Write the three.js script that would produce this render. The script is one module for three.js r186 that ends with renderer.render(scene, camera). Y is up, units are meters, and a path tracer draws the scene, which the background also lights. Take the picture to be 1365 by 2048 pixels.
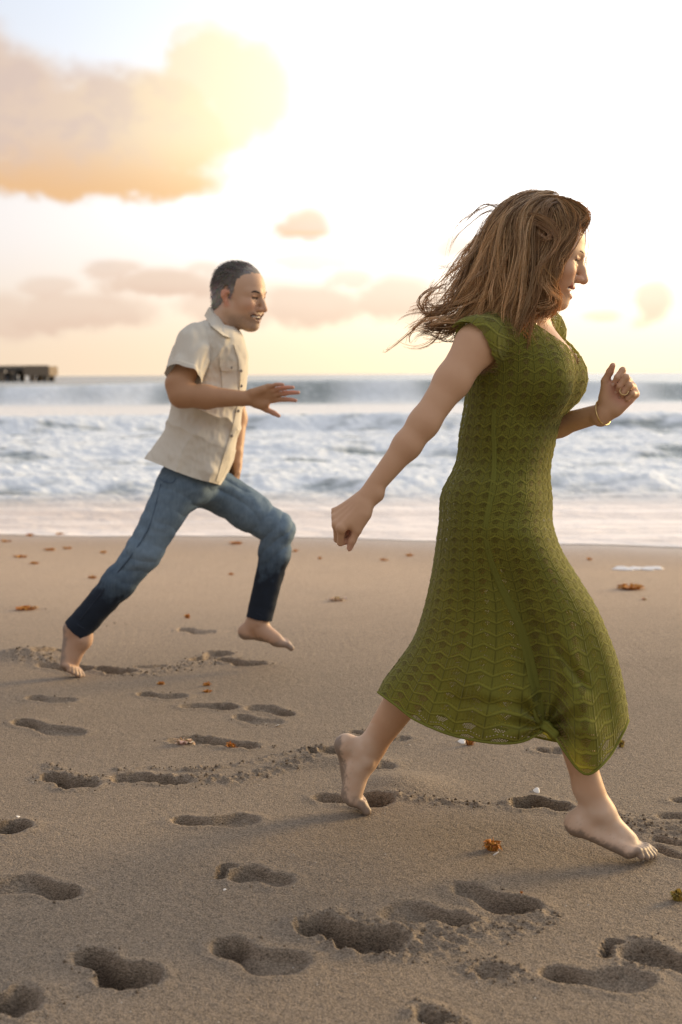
import * as THREE from 'three';
import { mergeGeometries } from 'three/addons/utils/BufferGeometryUtils.js';

// ------------------------------------------------------------------ camera, sky, sun, exposure
const scene = new THREE.Scene();
const FOCAL = 2844, CX = 682.5, CY = 1024;                 // a 50 mm lens on an upright full frame, in photo pixels
const camera = new THREE.PerspectiveCamera(2 * Math.atan(CY / FOCAL) * 180 / Math.PI, 1365 / 2048, 0.05, 6000);
camera.position.set(0, 1.1, 0);
camera.rotation.order = 'YXZ';
camera.rotation.set(-5.54 * Math.PI / 180, 0, -0.32 * Math.PI / 180);
camera.updateMatrixWorld(true);
camera.updateProjectionMatrix();
camera.focus = 3.5;
camera.userData.fStop = 4;

const SUN_AZ = 52, SUN_EL = 12;                            // degrees right of the view and above the horizon
const dirOf = (az, el) => { const a = az * Math.PI / 180, e = el * Math.PI / 180; return new THREE.Vector3(Math.sin(a) * Math.cos(e), Math.sin(e), -Math.cos(a) * Math.cos(e)); };
const sunDir = dirOf(SUN_AZ, SUN_EL);
const sun = new THREE.DirectionalLight(new THREE.Color().setRGB(1, 0.68, 0.3), 4.4);
sun.position.copy(sunDir).multiplyScalar(60); sun.target.position.set(0, 0.5, -4);
sun.castShadow = true; sun.shadow.radius = 40; sun.shadow.mapSize.set(2048, 2048);
Object.assign(sun.shadow.camera, { left: -9, right: 9, top: 9, bottom: -9, near: 1, far: 140 });
scene.add(sun, sun.target);

const renderer = new THREE.WebGLRenderer({ antialias: true });
renderer.toneMapping = THREE.LinearToneMapping;
renderer.toneMappingExposure = 1;
renderer.shadowMap.enabled = true;

// ------------------------------------------------------------------ small tools
const { clamp, smoothstep, lerp } = THREE.MathUtils;
const sstep = (a, b, x) => { const t = clamp((x - a) / (b - a), 0, 1); return t * t * (3 - 2 * t); };
function rng(seed) { let s = seed >>> 0; return () => { s = (s + 0x6d2b79f5) >>> 0; let t = Math.imul(s ^ (s >>> 15), 1 | s); t = (t + Math.imul(t ^ (t >>> 7), 61 | t)) ^ t; return ((t ^ (t >>> 14)) >>> 0) / 4294967296; }; }
const PERM = new Uint8Array(512); { const r = rng(77), p = [...Array(256).keys()]; for (let i = 255; i > 0; i--) { const j = Math.floor(r() * (i + 1)); [p[i], p[j]] = [p[j], p[i]]; } for (let i = 0; i < 512; i++) PERM[i] = p[i & 255]; }
const G3 = (h, x, y, z) => { h &= 15; const u = h < 8 ? x : y, v = h < 4 ? y : h === 12 || h === 14 ? x : z; return ((h & 1) ? -u : u) + ((h & 2) ? -v : v); };
function noise(x, y, z = 0) {                              // gradient noise, about -1..1
  const X = Math.floor(x), Y = Math.floor(y), Z = Math.floor(z); x -= X; y -= Y; z -= Z;
  const u = x * x * x * (x * (x * 6 - 15) + 10), v = y * y * y * (y * (y * 6 - 15) + 10), w = z * z * z * (z * (z * 6 - 15) + 10);
  const xi = X & 255, yi = Y & 255, zi = Z & 255;
  const A = PERM[xi] + yi, B = PERM[xi + 1] + yi, AA = PERM[A & 511] + zi, AB = PERM[(A + 1) & 511] + zi, BA = PERM[B & 511] + zi, BB = PERM[(B + 1) & 511] + zi;
  const p = (i) => PERM[i & 511];
  return lerp(lerp(lerp(G3(p(AA), x, y, z), G3(p(BA), x - 1, y, z), u), lerp(G3(p(AB), x, y - 1, z), G3(p(BB), x - 1, y - 1, z), u), v),
    lerp(lerp(G3(p(AA + 1), x, y, z - 1), G3(p(BA + 1), x - 1, y, z - 1), u), lerp(G3(p(AB + 1), x, y - 1, z - 1), G3(p(BB + 1), x - 1, y - 1, z - 1), u), v), w);
}
function fbm(x, y, z = 0, n = 4, gain = 0.5) { let s = 0, a = 1, t = 0; for (let i = 0; i < n; i++) { s += a * noise(x, y, z); t += a; a *= gain; x = x * 2.03 + 17.1; y = y * 2.03 + 5.7; z = z * 2.03 + 9.2; } return s / t; }
const gauss = (x, s) => Math.exp(-(x * x) / (s * s));
const mix3 = (a, b, t) => [a[0] + (b[0] - a[0]) * t, a[1] + (b[1] - a[1]) * t, a[2] + (b[2] - a[2]) * t];
function curve(table) {                                    // smooth interpolation through [t, v...] rows (monotone-ish Catmull-Rom)
  const n = table.length;
  return (t) => {
    if (t <= table[0][0]) return table[0].slice(1);
    if (t >= table[n - 1][0]) return table[n - 1].slice(1);
    let i = 0; while (table[i + 1][0] < t) i++;
    const a = table[Math.max(i - 1, 0)], b = table[i], c = table[i + 1], d = table[Math.min(i + 2, n - 1)], h = c[0] - b[0], s = (t - b[0]) / h, s2 = s * s, s3 = s2 * s;
    return b.slice(1).map((_, k) => {
      k++;
      const mb = d === c && a === b ? (c[k] - b[k]) : a === b ? (c[k] - b[k]) : (c[k] - a[k]) / (c[0] - a[0]) * h, mc = d === c ? (c[k] - b[k]) : (d[k] - b[k]) / (d[0] - b[0]) * h;
      return (2 * s3 - 3 * s2 + 1) * b[k] + (s3 - 2 * s2 + s) * mb + (-2 * s3 + 3 * s2) * c[k] + (s3 - s2) * mc;
    });
  };
}
const names = new Map();
function numbered(name) { const n = names.get(name) ?? 0; names.set(name, n + 1); return n ? name + '_' + String(n).padStart(3, '0') : name; }
function tag(o, label, category, group, kind) { if (label) o.userData.label = label; if (category) o.userData.category = category; if (group) o.userData.group = group; if (kind) o.userData.kind = kind; return o; }
function thing(name, pos = [0, 0, 0]) { const g = new THREE.Group(); g.name = numbered(name); g.position.set(...pos); scene.add(g); return g; }
function mesh(name, geometry, material, parent) {
  const m = new THREE.Mesh(geometry, material); m.name = parent === scene ? numbered(name) : name; m.castShadow = m.receiveShadow = true;
  if (parent !== scene) m.position.copy(parent.getWorldPosition(new THREE.Vector3())).negate();   // geometry is given in world metres
  parent.add(m); return m;
}
function geo(pos, index, extra = {}) {
  const g = new THREE.BufferGeometry();
  g.setAttribute('position', new THREE.BufferAttribute(pos instanceof Float32Array ? pos : new Float32Array(pos), 3));
  if (index) g.setIndex(new THREE.BufferAttribute(index instanceof Uint32Array ? index : new Uint32Array(index), 1));
  for (const [k, [a, n]] of Object.entries(extra)) g.setAttribute(k, new THREE.BufferAttribute(a instanceof Float32Array ? a : new Float32Array(a), n));
  if (!extra.normal) g.computeVertexNormals();
  return g;
}
function dataTex(w, h, f, srgb = false, repeat = true) {
  const d = new Uint8Array(w * h * 4);
  for (let y = 0; y < h; y++) for (let x = 0; x < w; x++) { const c = f(x, y), o = (y * w + x) * 4; if (typeof c === 'number') d[o] = d[o + 1] = d[o + 2] = clamp(c, 0, 1) * 255; else for (let k = 0; k < 3; k++) d[o + k] = clamp(c[k], 0, 1) * 255; d[o + 3] = 255; }
  const t = new THREE.DataTexture(d, w, h); t.magFilter = t.minFilter = THREE.LinearFilter; t.wrapS = t.wrapT = repeat ? THREE.RepeatWrapping : THREE.ClampToEdgeWrapping; if (srgb) t.colorSpace = THREE.SRGBColorSpace; t.needsUpdate = true; return t;
}
// a place in the world from where the photograph shows it and how far in front of the lens it is
const _v = new THREE.Vector3();
const P = (px, py, depth) => { _v.set((px - CX) / FOCAL * depth, (CY - py) / FOCAL * depth, -depth).applyMatrix4(camera.matrixWorld); return [_v.x, _v.y, _v.z]; };

// ------------------------------------------------------------------ sky
const K = 49.64;                                           // photo pixels per degree near the horizon
const blob = (px, py, rx, ry, w = 1) => [(px - 682) / K, (748 - py) / K, rx / K, ry / K, w];
const CLOUDS = [blob(50, 265, 150, 130), blob(190, 290, 180, 125), blob(330, 290, 160, 130), blob(430, 180, 105, 100, 0.9), blob(160, 375, 300, 45), blob(-60, 200, 150, 110), blob(-200, 300, 200, 120), blob(500, 225, 95, 125, 0.9), blob(400, 110, 60, 40, 0.6)];
const LOW = [blob(330, 580, 120, 38), blob(170, 630, 150, 42, 0.9), blob(20, 640, 90, 50, 0.8), blob(470, 620, 120, 50, 0.7), blob(620, 615, 120, 50, 0.9), blob(790, 600, 90, 55, 0.9), blob(850, 640, 80, 35, 0.6),
  blob(615, 462, 50, 38, 1), blob(735, 450, 45, 30, 0.5), blob(640, 525, 80, 16, 0.4), blob(915, 505, 35, 24, 0.8), blob(960, 600, 60, 30, 0.5), blob(700, 560, 50, 25, 0.7), blob(240, 545, 60, 25, 0.8), blob(120, 575, 50, 22, 0.7), blob(410, 545, 40, 18, 0.6), blob(1230, 560, 30, 14, 0.7), blob(1080, 520, 30, 14, 0.5), blob(1290, 612, 42, 50, 1), blob(1310, 545, 70, 20, 0.6), blob(1190, 640, 40, 14, 0.8), blob(1345, 350, 40, 14, 0.6), blob(1480, 600, 90, 40, 0.8), blob(-150, 610, 150, 50, 0.9)];
function skyColor(az, el) {                                // degrees; linear values as the camera exposes them
  const d = dirOf(az, Math.max(el, 0)), ang = Math.acos(clamp(d.dot(sunDir), -1, 1)) * 180 / Math.PI, e = Math.max(el, 0);
  const away = sstep(20, 130, ang);
  let c = mix3(mix3([1.02, 0.78, 0.54], [1.0, 0.965, 0.945], sstep(0.2, 6.0, e)), mix3([0.68, 0.80, 0.96], [0.58, 0.66, 0.82], sstep(18, 70, e)), sstep(5.5, 15, e));
  c = mix3(c, mix3(mix3([0.56, 0.48, 0.45], [0.66, 0.64, 0.66], sstep(2, 24, e)), [0.66, 0.69, 0.78], sstep(20, 70, e)), away);
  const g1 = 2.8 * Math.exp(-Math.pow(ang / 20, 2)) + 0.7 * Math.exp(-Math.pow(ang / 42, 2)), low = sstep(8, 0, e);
  const veil = 0.75 * Math.exp(-Math.pow((az - 9) / 15, 2) - Math.pow((e - 9) / 9, 2));
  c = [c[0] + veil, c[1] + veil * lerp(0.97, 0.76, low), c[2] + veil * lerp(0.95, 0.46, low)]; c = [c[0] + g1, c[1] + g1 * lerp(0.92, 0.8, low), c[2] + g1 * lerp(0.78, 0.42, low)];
  // high thin cloud everywhere, and cumulus
  const n1 = fbm(az * 0.16, e * 0.42, 3.1, 5), n2 = fbm(az * 0.5, e * 0.75, 8.2, 5, 0.55) + 0.34 * fbm(az * 1.7, e * 2.3, 4.4, 3, 0.6);
  const wrap = sstep(0, 26, Math.abs(az));                 // beyond the part that the photograph shows, the same kind of broken cloud
  let a = 0, under = 0;
  const put = (list, soft, wob) => { for (const [bx, by, rx, ry, w] of list) { const x = (az - bx + n2 * 0.55) / rx, y = (e - by + n1 * 0.5 + n2 * 0.35) / (e < by ? ry * 0.72 : ry), q = 1 - Math.sqrt(x * x + y * y) + wob * n2; const v = sstep(-soft, soft, q) * w; if (v > a) { a = v; } if (v > 0.02) under = Math.max(under, v * sstep(0.55, -0.75, y)); } };
  put(CLOUDS, 0.3, 0.5); put(LOW, 0.36, 0.6);
  const far = sstep(16, 26, Math.max(Math.abs(az) * 1.0, e * 1.15)), patch = fbm(d.x / (d.y + 0.25) * 1.3, d.z / (d.y + 0.25) * 1.3, 1.7, 5);
  a = Math.max(a, far * 0.6 * sstep(0.02, 0.45, patch));
  under = Math.max(under, far * a * 0.4);
  if (e > 5.6) under = Math.max(far * a * 0.4, a * sstep(9.6, 6.9, e) * sstep(-1, -6, az));
  let cc = mix3(mix3([0.86, 0.62, 0.44], [1.02, 0.78, 0.45], sstep(-12, -5, az) * (1 - far) * sstep(5.6, 8, e)), [0.97, 0.5, 0.12], under);
  if (e < 5.5) cc = mix3([0.98, 0.74, 0.56], [0.9, 0.63, 0.46], under);
  cc = mix3(cc, [0.74, 0.54, 0.44], sstep(-0.12, 0.3, n2) * 0.8 * sstep(-4, -10, az) * sstep(3, 6, e) * (1 - far) * (1 - under));
  cc = mix3(cc, mix3([0.52, 0.45, 0.43], [0.8, 0.74, 0.72], sstep(2, 30, e)), away * 0.85);
  const lit = 0.62 * Math.exp(-Math.pow((az - 10) / 11, 2)) * sstep(2, 9, e) + 0.42 * Math.exp(-Math.pow((az + 3.5) / 4, 2)) * sstep(5, 9, e);   // cloud edges towards the sun shine through
  cc = [cc[0] + lit * 0.55, cc[1] + lit * 0.42, cc[2] + lit * 0.1];
  const k = a * (0.94 - lerp(0.25, 0.42, sstep(4, 9, e)) * Math.exp(-Math.pow((az - 11) / 15, 2)));
  c = mix3(c, cc, k);
  return c;
}
{
  const W = 3072, H = 1536, data = new Float32Array(W * H * 4), fine = (az, el) => el > -0.5 && el < 32 && Math.abs(az) < 40;
  const CW = 360, CH = 180, coarse = [];                   // away from the view a coarser sampling is enough
  for (let r = 0; r <= CH; r++) { coarse.push([]); for (let q = 0; q <= CW; q++) { coarse[r].push(skyColor(q - 180, r - 90)); } }
  for (let y = 0; y < H; y++) {
    const el = ((y + 0.5) / H - 0.5) * 180;
    for (let x = 0; x < W; x++) {
      const ang = ((x + 0.5) / W - 0.5) * 2 * Math.PI, dx = Math.cos(ang), dz = Math.sin(ang), az = Math.atan2(dx, -dz) * 180 / Math.PI, o = (y * W + x) * 4;
      let c;
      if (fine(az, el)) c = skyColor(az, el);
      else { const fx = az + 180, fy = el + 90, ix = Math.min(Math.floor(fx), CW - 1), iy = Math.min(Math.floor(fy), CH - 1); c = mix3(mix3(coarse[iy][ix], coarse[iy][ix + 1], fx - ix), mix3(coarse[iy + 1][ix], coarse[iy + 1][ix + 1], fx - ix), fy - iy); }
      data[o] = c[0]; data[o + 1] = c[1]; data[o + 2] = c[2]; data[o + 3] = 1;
    }
  }
  const t = new THREE.DataTexture(data, W, H, THREE.RGBAFormat, THREE.FloatType);
  t.mapping = THREE.EquirectangularReflectionMapping; t.magFilter = t.minFilter = THREE.LinearFilter; t.needsUpdate = true;
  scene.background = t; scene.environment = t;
}

// ------------------------------------------------------------------ sand: a real surface with the prints pressed into it
const SEA = -0.31;
const bumps = [];                                          // gentle mounds and hollows [x, z, radius x, radius z, height]
function baseY(x, z) {
  const d = -z;
  let y = d > 3.4 ? -0.026 * (d - 3.4) : 0;
  if (d > 11) y -= 0.03 * (d - 11);
  y += 0.012 * noise(x * 0.9, z * 0.9, 4.2) * sstep(1.2, 2.5, d) + 0.004 * noise(x * 2.7, z * 2.7, 9.1);
  for (const [bx, bz, rx, rz, h] of bumps) { const a = (x - bx) / rx, b = (z - bz) / rz, q = a * a + b * b; if (q < 9) y += h * Math.exp(-q); }
  return Math.max(y, -3);
}
function onGround(px, py) {                                // where the line of sight through a pixel meets the sand
  const a = P(px, py, 1), o = camera.position, dx = a[0] - o.x, dy = a[1] - o.y, dz = a[2] - o.z;
  let t = -o.y / dy; for (let i = 0; i < 12; i++) t = (baseY(o.x + dx * t, o.z + dz * t) - o.y) / dy;
  return [o.x + dx * t, o.y + dy * t, o.z + dz * t];
}
const onSand = (px, py) => { const p = onGround(px, py); return [p[0], p[2]]; };
{ const [x, z] = onSand(800, 1575); bumps.push([x, z, 0.12, 0.13, 0.03]); const [x2, z2] = onSand(1250, 1700); bumps.push([x2, z2, 0.2, 0.2, -0.012]); const [x3, z3] = onSand(690, 1525); bumps.push([x3, z3, 0.15, 0.06, 0.018]); const [x4, z4] = onSand(60, 1312); bumps.push([x4, z4, 0.16, 0.13, 0.035]); }

// prints: heel pixel, toe pixel, half width (m), depth (m), kind, deeper end
const PRINTS = [
  [-60, 1658, 55, 1652, 0.052, 0.06, 'pit'], [352, 1642, 512, 1640, 0.047, 0.034, 'foot'], [578, 1766, 428, 1742, 0.046, 0.026, 'toes'], [148, 1792, -10, 1768, 0.052, 0.036, 'foot'],
  [172, 1906, 300, 1966, 0.05, 0.055, 'rough'], [440, 1884, 602, 1938, 0.056, 0.038, 'foot'], [604, 1842, 800, 1892, 0.06, 0.06, 'rough'], [940, 1848, 772, 1824, 0.046, 0.035, 'foot'], [918, 1772, 1068, 1822, 0.05, 0.045, 'pit'],
  [1092, 1946, 1305, 1962, 0.045, 0.034, 'foot'], [1420, 1948, 1196, 1894, 0.05, 0.032, 'toes'], [-50, 2010, 78, 1996, 0.06, 0.05, 'rough'], [98, 1552, 186, 1572, 0.05, 0.055, 'rough'], [372, 1566, 226, 1556, 0.046, 0.04, 'rough'],
  [720, 1508, 612, 1504, 0.045, 0.036, 'toes'], [632, 1596, 782, 1602, 0.046, 0.05, 'pit'], [1140, 1618, 1028, 1605, 0.055, 0.055, 'pit'], [1308, 1676, 1400, 1690, 0.012, 0.02, 'groove'], [1312, 1694, 1400, 1722, 0.012, 0.02, 'groove'],
  [1400, 1640, 1320, 1634, 0.02, 0.016, 'groove'], [1400, 1606, 1348, 1602, 0.02, 0.02, 'groove'], [706, 1466, 760, 1464, 0.03, 0.03, 'foot'], [770, 1478, 816, 1477, 0.028, 0.03, 'foot'], [740, 1534, 784, 1530, 0.03, 0.03, 'foot'],
  [1076, 1500, 1130, 1502, 0.03, 0.03, 'foot'], [510, 1494, 350, 1480, 0.05, 0.035, 'rough'], [280, 1388, 370, 1394, 0.045, 0.03, 'foot'], [366, 1413, 472, 1416, 0.045, 0.034, 'foot'], [578, 1432, 502, 1414, 0.045, 0.036, 'foot'], [476, 1432, 560, 1448, 0.045, 0.016, 'foot'],
  [58, 1394, 146, 1403, 0.045, 0.02, 'foot'], [36, 1442, 160, 1470, 0.05, 0.03, 'foot'], [66, 1301, 140, 1303, 0.04, 0.034, 'rough'], [80, 1330, 180, 1340, 0.055, 0.05, 'pit'], [196, 1336, 264, 1346, 0.05, 0.04, 'rough'], [364, 1258, 424, 1266, 0.05, 0.04, 'foot'],
  [386, 1322, 450, 1304, 0.05, 0.035, 'rough'], [440, 1318, 524, 1330, 0.05, 0.03, 'rough'], [192, 1248, 242, 1251, 0.045, 0.026, 'foot'], [20, 1217, 82, 1222, 0.045, 0.024, 'foot'], [270, 1334, 330, 1332, 0.02, 0.012, 'groove'],
  [840, 2020, 900, 2046, 0.03, 0.03, 'rough'], [960, 1930, 1010, 1950, 0.035, 0.016, 'rough'],
].map(([a, b, c, d, w, h, kind]) => { const A = onSand(a, b), B = onSand(c, d), L = Math.hypot(B[0] - A[0], B[1] - A[1]); return { A, B, L, u: [(B[0] - A[0]) / L, (B[1] - A[1]) / L], w, h, kind, flip: Math.round(a + b) % 2 ? 1 : -1 }; });
// scuffed strips where sand was kicked about
const TRAILS = [[[370, 1556], [470, 1560], [580, 1530], [640, 1505], 0.045, 0.010], [[380, 1540], [480, 1530], [600, 1500], [640, 1495], 0.02, 0.006], [[230, 1540], [300, 1536], [380, 1540], [430, 1538], 0.02, 0.006], [[800, 1590], [880, 1603], [960, 1612], [1030, 1608], 0.025, 0.007], [[1180, 1620], [1240, 1640], [1310, 1655], [1365, 1660], 0.05, 0.007],
  [[660, 1850], [720, 1880], [800, 1890], [880, 1875], 0.07, 0.012], [[960, 1850], [1000, 1870], [1040, 1850], [1090, 1830], 0.04, 0.006], [[200, 1345], [300, 1350], [380, 1330], [440, 1325], 0.05, 0.006], [[940, 1940], [980, 1935], [1010, 1945], [1030, 1950], 0.03, 0.008], [[1240, 1940], [1270, 1925], [1300, 1900], [1290, 1880], 0.03, 0.008], [[100, 1530], [120, 1545], [150, 1555], [190, 1560], 0.03, 0.006], [[860, 2030], [880, 2040], [900, 2045], [930, 2060], 0.03, 0.008], [[30, 1300], [60, 1310], [100, 1320], [140, 1330], 0.06, 0.008]
].map(([a, b, c, d, w, h]) => ({ pts: [a, b, c, d].map((p) => onSand(...p)), w, h }));
function segDist(x, z, pts) { let best = 9; for (let i = 0; i < pts.length - 1; i++) { const [ax, az] = pts[i], [bx, bz] = pts[i + 1], dx = bx - ax, dz = bz - az, t = clamp(((x - ax) * dx + (z - az) * dz) / (dx * dx + dz * dz), 0, 1); best = Math.min(best, Math.hypot(x - ax - dx * t, z - az - dz * t)); } return best; }
const footHalf = curve([[0, 0.52], [0.14, 0.66], [0.42, 0.54], [0.7, 0.96], [0.84, 1.0], [1, 0.82]]);
function sandY(x, z) {
  let y = baseY(x, z);
  if (z < -6.6 || z > -1.5) return y;
  let dig = 0, rim = 0, rough = 0;
  for (const p of PRINTS) {
    const rx = x - p.A[0], rz = z - p.A[1];
    let u = (rx * p.u[0] + rz * p.u[1]), v = -rx * p.u[1] + rz * p.u[0];
    if (u < -0.12 || u > p.L + 0.12 || Math.abs(v) > 0.18) continue;
    const wob = 0.010 * noise(x * 20, z * 20, 3.3) + 0.0035 * noise(x * 50, z * 50, 1.1), s = clamp(u / p.L, 0, 1), side = v + p.flip * 0.014 * Math.sin(s * 3);
    const LL = p.kind === 'toes' ? p.L * 0.77 : p.L, sf = clamp(u / LL, 0, 1);
    let hw = p.kind === 'groove' ? p.w : p.w * 1.1 * footHalf(sf)[0];
    const end = hw * 0.9, eu = Math.max(end - u, u - (LL - end), 0);
    let d = Math.hypot(Math.max(eu, 0), side) - hw + wob * (p.kind === 'rough' ? 1.3 : 0.6);
    const soft = p.kind === 'rough' ? 0.010 : 0.0075, inside = sstep(soft, -soft * 1.2, d);
    const dir = p.flip > 0 ? s : 1 - s, tilt = p.kind === 'pit' ? 0.35 + 0.75 * sstep(0.1, 0.8, s) : p.kind === 'foot' ? 0.42 + 0.68 * sstep(0.15, 0.95, dir) : p.kind === 'rough' ? 0.5 + 0.6 * sstep(0.1, 0.7, dir) : 0.6 + 0.5 * s;
    let h = p.h * 1.15 * tilt * inside * (0.85 + 0.15 * sstep(0, -0.03, d));
    if (p.kind === 'foot' || p.kind === 'toes') h *= 1 - 0.5 * gauss(s - 0.42, 0.2) * sstep(-0.02, 0.03, side * p.flip);
    if (p.kind === 'foot') h *= 1 - 0.42 * Math.abs(Math.cos(side / 0.0185 * Math.PI)) * sstep(0.76, 0.84, s) * sstep(1.0, 0.9, s);
    if (p.kind === 'toes') {
      
      for (let k = 0; k < 5; k++) { const tu = p.L - 0.012 - (k === 0 ? 0.004 : (k - 1) * 0.0065), tv = (k - 1.9) * 0.0185 * p.flip, tr = k === 0 ? 0.0135 : 0.0088; h = Math.max(h, p.h * 1.2 * sstep(tr * 1.25, tr * 0.6, Math.hypot((u - tu) * 0.85, side - tv))); }
    }
    if (p.kind === 'rough') rough = Math.max(rough, sstep(0.03, -0.01, d));
    dig = Math.max(dig, h); rim = Math.max(rim, gauss(d - 0.016, 0.018) * (0.3 + p.h * 12));
  }
  let fine = 0; if (dig > 0.004) fine += sstep(0.012, 0.03, dig) * 0.0035 * noise(x * 42, z * 42, 7);
  if (rough > 0) fine += rough * (0.014 * noise(x * 34, z * 34, 7) + 0.005 * noise(x * 76, z * 76, 2));
  for (const t of TRAILS) { const d = segDist(x, z, t.pts); if (d < t.w * 2) { const n = noise(x * 34, z * 34, 5), m = noise(x * 85, z * 85, 8); fine += sstep(t.w * 1.6, t.w * 0.3, d) * t.h * (0.4 + n * 1.1 + m * 0.7); } }
  return y - dig + rim * 0.006 * (0.7 + 0.5 * noise(x * 30, z * 30, 2)) * (dig > 0.01 ? 0.4 : 1) + fine + 0.0011 * noise(x * 45, z * 45, 6) + 0.0009 * noise(x * 120, z * 120, 4);
}
const shoreZ = (x) => -11.24 + 0.42 * x + (Math.abs(x) > 3 ? -Math.sign(x) * 0.34 * (Math.abs(x) - 3) : 0) + 0.16 * noise(x * 0.8, 2.3) + 0.06 * noise(x * 2.6, 7.7) + (Math.abs(x) < 60 ? 0.5 * noise(x * 0.13, 1.1) - 0.5 * noise(0, 1.1) : 0);
{
  const xs = [0], zs = [];
  for (let x = 0, s = 0.005; x < 90;) { s = x < 0.95 ? 0.005 : x < 1.7 ? 0.0075 : Math.min(s * 1.13, 8); x += s; xs.push(x); }
  const X = [...xs.slice(1).reverse().map((v) => -v), ...xs];
  for (let d = 1.5, s; d < 26;) { s = d < 2.1 ? 0.02 : d < 6.4 ? 0.0042 * Math.pow(d / 2.3, 1.35) : Math.min(0.03 + (d - 6.4) * 0.03, 1); zs.push(-d); d += s; }
  const Z = [6, 3, 1.5, 0.5, 0, -0.5, -0.9, -1.2, -1.4, ...zs, -28, -33, -45];
  const nx = X.length, nz = Z.length, pos = new Float32Array(nx * nz * 3), col = new Float32Array(nx * nz * 3), uv = new Float32Array(nx * nz * 2), uv1 = new Float32Array(nx * nz * 2), idx = new Uint32Array((nx - 1) * (nz - 1) * 6);
  let o = 0;
  for (let j = 0; j < nz; j++) for (let i = 0; i < nx; i++, o++) {
    const x = X[i], z = Z[j], y = sandY(x, z), b = baseY(x, z); pos.set([x, y, z], o * 3); uv.set([x / 0.7, (z - (y - b) * 1.2) / 0.7], o * 2);
    const wet = sstep(-2.4, 0.2, shoreZ(x) - z) , near = sstep(9, 3.2, -z);
    const t = 0.5 + 0.5 * fbm(x * 1.3, z * 1.3, 2.2, 4) + 0.18 * noise(x * 9, z * 9, 1), dug = sstep(0.008, 0.045, b - y);  // dug sand: damp below, with the shade of the pit walls put into its colour
    let c = mix3([0.175, 0.133, 0.093], [0.222, 0.172, 0.123], t); c = mix3(c, [0.42, 0.312, 0.218], sstep(4.6, 9.0, -z) * 0.95); c = mix3(c, [0.088, 0.062, 0.042], dug * 0.8); c = mix3(c, [0.27, 0.185, 0.12], wet * 0.6);  // far sand lightened in the colour for its backlit grazing sheen
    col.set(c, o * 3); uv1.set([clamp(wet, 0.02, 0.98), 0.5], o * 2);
  }
  o = 0;
  for (let j = 0; j < nz - 1; j++) for (let i = 0; i < nx - 1; i++) { const a = j * nx + i; idx.set([a, a + 1, a + nx, a + 1, a + nx + 1, a + nx], o); o += 6; }
  const r = rng(5), grains = new Float32Array(1024 * 1024), gr = new Float32Array(1024 * 1024);
  for (let i = 0; i < grains.length; i++) grains[i] = r();
  const at = (x, y) => grains[((y & 1023) << 10) | (x & 1023)];
  for (let y = 0; y < 1024; y++) for (let x = 0; x < 1024; x++) { const q = (s, o) => { const fx = x / s, fy = y / s, ix = Math.floor(fx), iy = Math.floor(fy), a = fx - ix, b = fy - iy, M = Math.round(1024 / s), g = (i, j) => grains[((((j % M) + o) & 1023) << 10) | (i % M)]; return lerp(lerp(g(ix, iy), g(ix + 1, iy), a), lerp(g(ix, iy + 1), g(ix + 1, iy + 1), a), b); }; gr[(y << 10) | x] = 0.3 * at(x, y) + 0.42 * q(4, 100) + 0.28 * q(2, 500); }
  const rc = rng(6);
  const map = dataTex(1024, 1024, (x, y) => { const g = gr[(y << 10) | x], s = at(x >> 1, (y >> 1) + 400), k = s > 0.988 ? 1.75 : s < 0.03 ? 0.5 : 1; const v = (0.66 + 1.55 * (g - 0.5)) * k, w = (rc() - 0.5) * 0.1; return [v * (1 + w), v, v * (1 - w)]; });
  const bump = dataTex(1024, 1024, (x, y) => { const g = gr[(y << 10) | x]; return g + 0.25 * (at(x >> 2, y >> 2) - 0.5); });
  const rough = dataTex(64, 4, (x) => lerp(0.86, 0.34, Math.pow(x / 63, 1.6)), false, false); rough.channel = 1;
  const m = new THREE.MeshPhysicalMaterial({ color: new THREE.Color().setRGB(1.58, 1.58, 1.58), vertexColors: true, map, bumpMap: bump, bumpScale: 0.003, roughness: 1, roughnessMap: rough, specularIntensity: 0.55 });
  tag(mesh('sand', geo(pos, idx, { color: [col, 3], uv: [uv, 2], uv1: [uv1, 2] }), m, scene), 'brown beach sand pressed with bare footprints', null, null, 'structure');
}

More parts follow.
